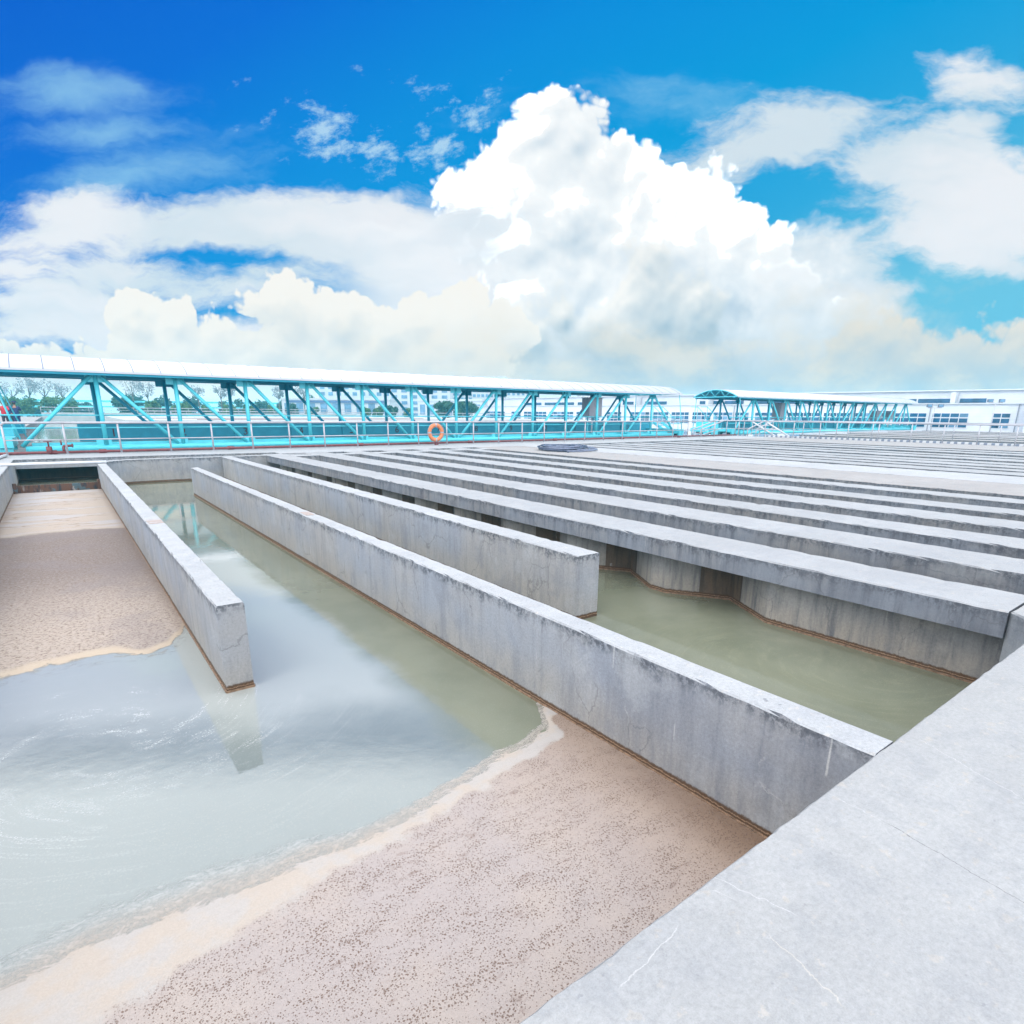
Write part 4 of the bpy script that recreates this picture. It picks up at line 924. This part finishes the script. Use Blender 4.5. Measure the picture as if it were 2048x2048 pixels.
# ------------------------------------------------------------------ people on the platform
def skinmesh(name, nodes, edges, mat, parent, sub=2):
    me = bpy.data.meshes.new(name); me.from_pydata([n[0] for n in nodes], edges, []); o = bpy.data.objects.new(name, me); COL.objects.link(o)
    md = o.modifiers.new('skin', 'SKIN'); md.use_smooth_shade = True
    for i, n in enumerate(nodes):
        sv_ = me.skin_vertices[0].data[i]; sv_.radius = (n[1], n[2] if len(n) > 2 else n[1]); sv_.use_root = i == 0
    sb = o.modifiers.new('sub', 'SUBSURF'); sb.levels = sb.render_levels = sub
    me.materials.append(M[mat]); o.parent = parent; return o
def person(x, y, z, rz, label, coat, legs, cap, arms='camera'):
    t = bpy.data.objects.new('person', None); COL.objects.link(t); t.location = (x, y, z); t.rotation_euler = (0, 0, rz); tag(t, label, 'person')
    aL = [(.19, .02, 1.42), (.27, -.10, 1.22), (.14, -.30, 1.32)] if arms == 'camera' else [(.19, .0, 1.42), (.28, -.05, 1.16), (.22, -.24, 1.02)]
    aR = [(-.19, .02, 1.42), (-.27, -.10, 1.22), (-.10, -.31, 1.34)] if arms == 'camera' else [(-.19, .0, 1.42), (-.29, -.02, 1.15), (-.25, -.18, .98)]
    N = [((0, 0, .95), .145, .10), ((0, 0, 1.2), .14, .10), ((0, 0, 1.42), .15, .09), ((0, 0, 1.5), .055, .055), ((0, -.01, 1.56), .055, .06), ((0, -.015, 1.66), .078, .092), ((0, -.01, 1.73), .06, .07),
         (aL[0], .055), (aL[1], .042), (aL[2], .032), (aR[0], .055), (aR[1], .042), (aR[2], .032),
         ((.10, 0, .86), .085), ((.11, -.01, .48), .058), ((.11, .02, .10), .04), ((.12, -.14, .04), .035), ((-.10, 0, .86), .085), ((-.11, -.01, .48), .058), ((-.11, .02, .10), .04), ((-.12, -.14, .04), .035)]
    Ed = [(0, 1), (1, 2), (2, 3), (3, 4), (4, 5), (5, 6), (2, 7), (7, 8), (8, 9), (2, 10), (10, 11), (11, 12), (0, 13), (13, 14), (14, 15), (15, 16), (0, 17), (17, 18), (18, 19), (19, 20)]
    skinmesh('body', N, Ed, 'skin', t)
    J = [((0, 0, .84), .19, .145), ((0, 0, 1.1), .175, .135), ((0, 0, 1.38), .185, .125), ((0, 0, 1.47), .09, .085), (aL[0], .085), (aL[1], .068), ([aL[1][k]*.2+aL[2][k]*.8 for k in range(3)], .052), (aR[0], .085), (aR[1], .068), ([aR[1][k]*.2+aR[2][k]*.8 for k in range(3)], .052)]
    skinmesh('jacket', J, [(0, 1), (1, 2), (2, 3), (2, 4), (4, 5), (5, 6), (2, 7), (7, 8), (8, 9)], coat, t)
    T = [((0, 0, .92), .165, .125), ((.10, 0, .84), .105), ((.11, -.01, .48), .078), ((.11, .02, .12), .062), ((-.10, 0, .84), .105), ((-.11, -.01, .48), .078), ((-.11, .02, .12), .062)]
    skinmesh('trousers', T, [(0, 1), (1, 2), (2, 3), (0, 4), (4, 5), (5, 6)], legs, t)
    bm = bmesh.new(); bmesh.ops.create_uvsphere(bm, u_segments=14, v_segments=8, radius=.118, matrix=Matrix.Translation((0, .022, 1.70)) @ Matrix.Diagonal((.88, 1, .92, 1)))
    o = link('hair', bm, 'hair', None, smooth=True); o.parent = t
    if cap:
        bm = bmesh.new(); tube(bm, (0, 0, 1.735), (0, 0, 1.81), .12, 14, r1=.125); box(bm, -.08, .08, -.20, -.09, 1.732, 1.745); o = link('cap', bm, coat, None); o.parent = t
    for s_ in (-1, 1):
        bm = bmesh.new(); a = aL[2] if s_ > 0 else aR[2]
        bmesh.ops.create_icosphere(bm, subdivisions=2, radius=.05, matrix=Matrix.Translation(a) @ Matrix.Diagonal((.7, .9, 1, 1)))
        for k in range(4): tube(bm, Vector(a)+Vector((-.03+.02*k, -.03, .02)), Vector(a)+Vector((-.03+.02*k, -.075, .045-.008*k)), .010, 5, r1=.007)
        tube(bm, Vector(a)+Vector((-s_*.03, -.01, .02)), Vector(a)+Vector((-s_*.065, -.035, .05)), .012, 5, r1=.009)
        o = link('hand', bm, 'skin', None, smooth=True); o.parent = t
    return t
toCam = math.atan2(-54, 2.2)
person(-2.62, 53.2, .40, R(-5), 'person in a red jacket facing this way, holding up a small camera', 'redcoat', 'black', False)
person(-2.00, 52.6, .40, R(170), 'person in a navy uniform and cap seen from behind', 'navy', 'navy', True)
person(-2.32, 54.6, .40, R(60), 'dark haired person half hidden between the red jacket and the navy uniform', 'navy', 'black', False, 'down')

# ------------------------------------------------------------------ white workshop on the right
P0 = Vector((92.91, 27.1, 0)); DD = Vector((-.15301, .98822, 0)); NN = Vector((DD.y, -DD.x, 0))   # NN points away from us
def wbox(bm, s0, s1, d0, d1, z0, z1, mi=0):
    V = [bm.verts.new(P0+DD*s+NN*d+Vector((0, 0, z))) for z in (z0, z1) for d in (d0, d1) for s in (s0, s1)]
    for f in ((0, 2, 3, 1), (4, 5, 7, 6), (0, 1, 5, 4), (2, 6, 7, 3), (0, 4, 6, 2), (1, 3, 7, 5)):
        q = bm.faces.new([V[i] for i in f]); q.material_index = mi
    bmesh.ops.recalc_face_normals(bm, faces=bm.faces)
def wb(*a): bm = bmesh.new(); wbox(bm, *a); return bm
ws = thing('workshop', 'long white ribbed workshop with blue windows behind the far bridge', 'workshop', P0)
link('wall', wb(-16, 93, 0, .5, -3.4, 3.18), 'facade', ws)
link('ledge', wb(-16, 93, -.18, .55, 3.181, 3.30), 'white', ws)
link('upper_wall', wb(-16, 93, 3.2, 22, 3.0, 4.9), 'facade', ws)
link('roof', wb(-16, 93.3, 2.9, 22.5, 4.901, 5.05), 'white', ws)
link('end_bay', wb(-16, -5.6, -2.6, -.01, -3.4, 4.6), 'facade', ws)
def window(s0, s1, z0, z1, cols):
    f = wb(s0-.06, s1+.06, -.05, .0-.002, z0-.06, z1+.06); fr = link('window', f, 'white', ws)
    bm = bmesh.new(); cw = (s1-s0)/cols; rows = [(z0, z0+(z1-z0)*.30), (z0+(z1-z0)*.34, z0+(z1-z0)*.66), (z0+(z1-z0)*.72, z1)]
    rr = random.Random(int(s0*10))
    for i in range(cols):
        for j, (a, b) in enumerate(rows):
            wbox(bm, s0+cw*i+.05, s0+cw*(i+1)-.05, -.075, -.051, a+.03, b-.01, 1 if rr.random() < (.25 if j < 2 else .12) else 0)
    o = link('pane', bm, ['win', 'winl'], fr)
for s0, s1, c in ((-3.98, -2.18, 2), (.2, 4.11, 4), (4.73, 8.6, 4), (9.57, 13.32, 4), (13.97, 17.53, 4), (18.01, 22.69, 4), (23.82, 27.72, 4), (28.69, 31.0, 3), (31.4, 34.71, 4), (35.15, 38.52, 4), (39.17, 42.53, 4), (43.12, 46.25, 3), (46.97, 48.76, 2),
                  (49.08, 51.13, 2), (53.01, 56.32, 4), (58.0, 61.5, 4), (61.97, 63.73, 2), (64.5, 70.86, 6), (71.69, 78.15, 6), (79.04, 81.93, 3), (84, 90, 5)):
    window(s0, s1, .28, 2.05, c)
bm = bmesh.new()
for s0, s1 in ((-.9, 1.9), (2.9, 6.6), (6.8, 10.4), (10.6, 12.0), (19, 24), (25, 30), (31.2, 34.5), (35, 39), (45.5, 50), (52, 55), (62, 66), (67, 75), (76, 81)):
    wbox(bm, s0, s1, 3.12, 3.19, 3.42, 3.95)
link('clerestory', bm, 'win', ws)
for s in (2.4, 18, 36.7, 51): link('roof_fin', wb(s-.25, s+.25, 1.2, 3.1, 3.31, 4.7), 'white', ws)
bm = bmesh.new()
for s in (-4.6, 4.4, 13.6, 31.2): wbox(bm, s-.05, s+.05, -.14, -.03, -3.3, 3.17)
link('downpipe', bm, 'grey', ws)
# flood lights
def flood(x, y, zt, label):
    t = thing('flood_light', label, 'flood light', (x, y, -.75), 0, 'twin flood lights on poles')
    link('pole', tb((x, y, -.75), (x, y, zt-.12), .055, 8, r1=.04), 'steel', t)
    a = Vector((.60, -.80, 0)); c = Vector((x, y, zt-.12))
    link('cross_arm', tb(c-a*.62, c+a*.62, .03, 6), 'steel', t)
    for s_ in (-1, 1):
        q = c+a*.5*s_
        bm = bmesh.new(); box(bm, -.24, .24, -.10, .10, .05, .36); bmesh.ops.rotate(bm, verts=bm.verts, cent=(0, 0, 0), matrix=Matrix.Rotation(math.atan2(a.y, a.x), 3, 'Z')); bmesh.ops.translate(bm, verts=bm.verts, vec=q)
        l_ = link('lamp_head', bm, 'lamp', t)
        bm = bmesh.new(); box(bm, -.18, .18, -.11, -.102, .09, .32); bmesh.ops.rotate(bm, verts=bm.verts, cent=(0, 0, 0), matrix=Matrix.Rotation(math.atan2(a.y, a.x), 3, 'Z')); bmesh.ops.translate(bm, verts=bm.verts, vec=q)
        link('lens', bm, 'winl', l_)
flood(71.3, 23.97, 2.62, 'twin flood light on a pole nearer the far bridge, lower of the two')
flood(76.1, 20.3, 3.15, 'twin flood light on a taller pole near the right edge')

# ------------------------------------------------------------------ buildings beyond the trees
SC = .45
def block(a, b, dep, z1, label, name='office_tower', rows=6, cols=9, mat='hblock', winmat='winl', z0=-3.4, group=None, band=None, wf=.55):
    if Vector(a).length > 200: a = (a[0]*SC, a[1]*SC); b = (b[0]*SC, b[1]*SC); z1 = 1.65+(z1-1.65)*SC; dep *= SC
    a, b = Vector(a+(0,)), Vector(b+(0,)); d = (b-a).normalized(); n = Vector((-d.y, d.x, 0)); n = n if n.dot(a) > 0 else -n; L = (b-a).length
    t = thing(name, label, 'building', a)
    def bb(bm, s0, s1, d0, d1, za, zb_):
        V = [bm.verts.new(a+d*s+n*q+Vector((0, 0, z))) for z in (za, zb_) for q in (d0, d1) for s in (s0, s1)]
        for f in ((0, 2, 3, 1), (4, 5, 7, 6), (0, 1, 5, 4), (2, 6, 7, 3), (0, 4, 6, 2), (1, 3, 7, 5)): bm.faces.new([V[i] for i in f])
    bm = bmesh.new(); bb(bm, 0, L, 0, dep, z0, z1); link('wall', bm, mat, t)
    bm = bmesh.new(); bb(bm, -.2, L+.2, -.2, dep+.2, z1+.01, z1+.5); link('parapet', bm, mat, t)
    zl = 0; H_ = (z1-zl)/rows
    if rows:
        for j in range(rows):
            bm = bmesh.new()
            for i in range(cols):
                cw = L/cols; bb(bm, cw*i+cw*(1-wf)/2, cw*(i+1)-cw*(1-wf)/2, -.12, -.01, zl+H_*j+H_*.28, zl+H_*(j+1)-H_*.18)
            link('glazing', bm, winmat, t)
    if band: bm = bmesh.new(); bb(bm, band[0]*L, band[1]*L, -.3, -.02, band[2], band[3]); link('roof_band', bm, 'band', t)
    return t
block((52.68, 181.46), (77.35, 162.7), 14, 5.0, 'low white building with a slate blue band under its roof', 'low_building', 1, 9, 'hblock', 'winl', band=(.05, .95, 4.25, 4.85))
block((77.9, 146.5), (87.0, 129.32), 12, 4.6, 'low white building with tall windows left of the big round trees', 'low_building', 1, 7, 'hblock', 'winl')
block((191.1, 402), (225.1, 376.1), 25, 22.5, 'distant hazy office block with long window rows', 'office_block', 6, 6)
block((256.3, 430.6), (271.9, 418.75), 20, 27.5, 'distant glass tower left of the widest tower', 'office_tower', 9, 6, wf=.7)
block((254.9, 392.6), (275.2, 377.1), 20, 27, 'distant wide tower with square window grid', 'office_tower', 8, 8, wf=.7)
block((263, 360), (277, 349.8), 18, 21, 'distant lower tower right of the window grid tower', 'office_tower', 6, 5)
block((187.5, 535), (243.6, 492.3), 30, 25, 'faintest long tower block in the haze', 'office_tower', 5, 10)
block((234.8, 251.5), (252.6, 238), 18, 12, 'distant pinkish roofed block above the workshop', 'office_block', 3, 8)
# pale green pipe bridge far behind the bushes
for k, (ax_, ay_, bx_, by_, z) in enumerate(((-8, 215, 62, 200, 4.2), (-8, 205, 60, 190, 2.6))):
    tag(link('pipe_rack', bx(0, 1, 0, 1, 0, 1), 'cyan'), ('upper' if k == 0 else 'lower')+' pale cyan pipe rack beyond the round trees', 'pipe rack')
    o = COL.objects[len(COL.objects)-1] if False else None
    ob = [q for q in bpy.data.objects if q.name.startswith('pipe_rack')][-1]
    bm = bmesh.new(); bar(bm, (ax_, ay_, z), (bx_, by_, z), 1.2, .5)
    for s_ in range(12):
        f = s_/11; q = Vector((ax_, ay_, z)).lerp(Vector((bx_, by_, z)), f); bar(bm, (q.x, q.y, -3.4), (q.x+.001, q.y+.001, z-.3), .3, .3) if False else tube(bm, (q.x, q.y, -3.4), (q.x, q.y, z-.2), .15, 5)
    bm.to_mesh(ob.data); bm.free()

# ------------------------------------------------------------------ trees
def leafmesh(name, clumps, nleaf, size, mat, seed):
    rnd = random.Random(seed); V = []; F = []
    for (cx, cy, cz, rx, ry, rz) in clumps:
        for _ in range(nleaf):
            v = Vector((rnd.gauss(0, 1), rnd.gauss(0, 1), rnd.gauss(0, 1))).normalized(); k = rnd.random()**.33*(.82+.3*mnoise.noise(v*2.3+Vector((seed, cx, cz))))
            p = Vector((cx+v.x*rx*k, cy+v.y*ry*k, cz+v.z*rz*k)); s = size*rnd.uniform(.6, 1.3)
            a = Vector((rnd.gauss(0, 1), rnd.gauss(0, 1), rnd.gauss(0, .6))).normalized(); b = a.cross(Vector((rnd.gauss(0, 1), rnd.gauss(0, 1), rnd.gauss(0, 1)))).normalized()
            i = len(V); V += [p-a*s, p+b*s*.6, p+a*s, p-b*s*.6]; F.append((i, i+1, i+2, i+3))
    me = bpy.data.meshes.new(name); me.from_pydata([tuple(v) for v in V], [], F); me.materials.append(M[mat]); return me
def tree(name, label, x, y, zt, wd, mat, seed, nl=230, size=.26, z0=-3.4, group=None, squat=1.0, nclump=11, base=None):
    rnd = random.Random(seed); t = thing(name, label, 'tree', (x, y, z0), 0, group)
    hh = (zt-(base if base is not None else -.6)); cz = zt-hh*.5
    cl = [(x, y, cz, wd*.36, wd*.36, hh*.42)]
    for k in range(nclump):
        a = rnd.uniform(0, 6.28); r = wd*.5*rnd.uniform(.35, .68); e = rnd.uniform(-.5, .8)
        cl.append((x+math.cos(a)*r, y+math.sin(a)*r, cz+e*hh*.36, wd*rnd.uniform(.15, .26), wd*rnd.uniform(.15, .26), hh*rnd.uniform(.14, .24)))
    o = bpy.data.objects.new('crown', leafmesh('crown', cl, nl, size, mat, seed)); COL.objects.link(o); o.parent = t; o.matrix_parent_inverse = t.matrix_world.inverted()
    bm = bmesh.new(); tube(bm, (x, y, z0), (x, y, cz), .22, 8, r1=.10)
    for k in range(5):
        c = cl[1+k]; tube(bm, (x, y, cz-hh*.35), (c[0], c[1], c[2]), .08, 5, r1=.03)
    link('trunk', bm, 'bark', t)
    return t
TR = [(-5.97, 173.92, 4.94, 6.83), (1.23, 168.45, 4.75, 8.27), (12.64, 159.78, 5.2, 4.9), (17.91, 155.78, 4.38, 4.6), (22.73, 153.2, 4.43, 4.6), (28.0, 153, 3.6, 3.5), (32.39, 153, 3.6, 3.6), (36.77, 153, 3.6, 2.9), (42.48, 153, 3.6, 3.6), (46.87, 153, 3.9, 3.7),
      (51.69, 153, 3.4, 3.6), (60.5, 141, 3.3, 3.0), (63, 139.5, 3.3, 3.1), (65.6, 137, 3.4, 3.1), (68.4, 134, 3.1, 2.3)]
SH = ['round green tree with a wide crown behind the head of the person in red', 'widest round green tree in the gap left of the first brace of the near bridge', 'tall dark round tree seen through the first triangle of the truss', 'round bright green tree just left of the second post']
for i, (x, y, zt, wd) in enumerate(TR):
    lab = SH[i] if i < 4 else 'clipped round green tree, %s from the left in the row behind the far rail' % ORD[i]
    tree('round_tree', lab, x, y, zt, wd, 'leafd' if i in (2, 9, 13) else 'leaf', 50+i, group='round trees behind the far guard rail', nl=210)
tree('round_tree', 'big dark round tree left of the white workshop end', 69.5, 118.2, 4.6, 5.6, 'leafd', 90, nl=330, size=.22, group='round trees behind the far guard rail')
tree('round_tree', 'big dark round tree touching the white workshop end', 73.2, 115.2, 4.9, 6.2, 'leafd', 91, nl=330, size=.22, group='round trees behind the far guard rail')
FT = [(-13.3, 348.9, 14.8, 9.9), (-7.2, 344.2, 17.1, 7.6), (-1.9, 340.2, 16, 8.7), (4.2, 335.6, 14.5, 7.6), (28.8, 316.9, 18.5, 8.7), (34, 312.9, 15.3, 7.6), (51.6, 299.5, 13.2, 5.5), (59.5, 293.5, 13.3, 6.6), (63, 290.9, 15.5, 5.4), (79.7, 278.2, 13.5, 5.5), (88.5, 271.5, 14, 7.6)]
for i, (x, y, zt, wd) in enumerate(FT):
    x, y, zt, wd = x*.6, y*.6, 1.65+(zt-1.65)*.6, wd*.6
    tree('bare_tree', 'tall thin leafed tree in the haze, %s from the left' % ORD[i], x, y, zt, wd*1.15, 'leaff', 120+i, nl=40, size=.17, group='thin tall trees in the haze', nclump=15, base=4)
FH = [(-22, 300, 8, 14), (-6, 292, 7, 12), (8, 288, 6.5, 12), (27, 279, 8.7, 12.7), (35.6, 272.7, 7.9, 10.8), (44, 266, 8.3, 9), (56.5, 256.8, 8, 12.7), (64.3, 250.8, 7.7, 9), (72, 245, 7.2, 9), (79.8, 239, 9.2, 8.8)]
for i, (x, y, zt, wd) in enumerate(FH):
    x, y, zt, wd = x*.76, y*.76, 1.65+(zt-1.65)*.76, wd*.76
    tree('background_tree', 'dense bluish background tree in the haze, %s from the left' % ORD[i], x, y, zt, wd, 'leafd', 150+i, nl=170, size=.32, group='dense trees in the haze', base=-2)

# ------------------------------------------------------------------ haze
HAZE = .0010
if HAZE:
    m = bpy.data.materials.new('haze_air'); m.use_nodes = True; nt = m.node_tree
    for n in list(nt.nodes):
        if n.type != 'OUTPUT_MATERIAL': nt.nodes.remove(n)
    out = nt.nodes['Material Output']; pv = nt.nodes.new('ShaderNodeVolumePrincipled'); pv.inputs['Color'].default_value = (.16, .74, 1, 1); pv.inputs['Density'].default_value = HAZE
    pv.inputs['Anisotropy'].default_value = .0
    nt.links.new(pv.outputs[0], out.inputs['Volume'])
    M['haze'] = m
    o = link('haze', bx(-620, 1220, -520, 1320, -4.6, 14.6), 'haze'); o['kind'] = 'stuff'
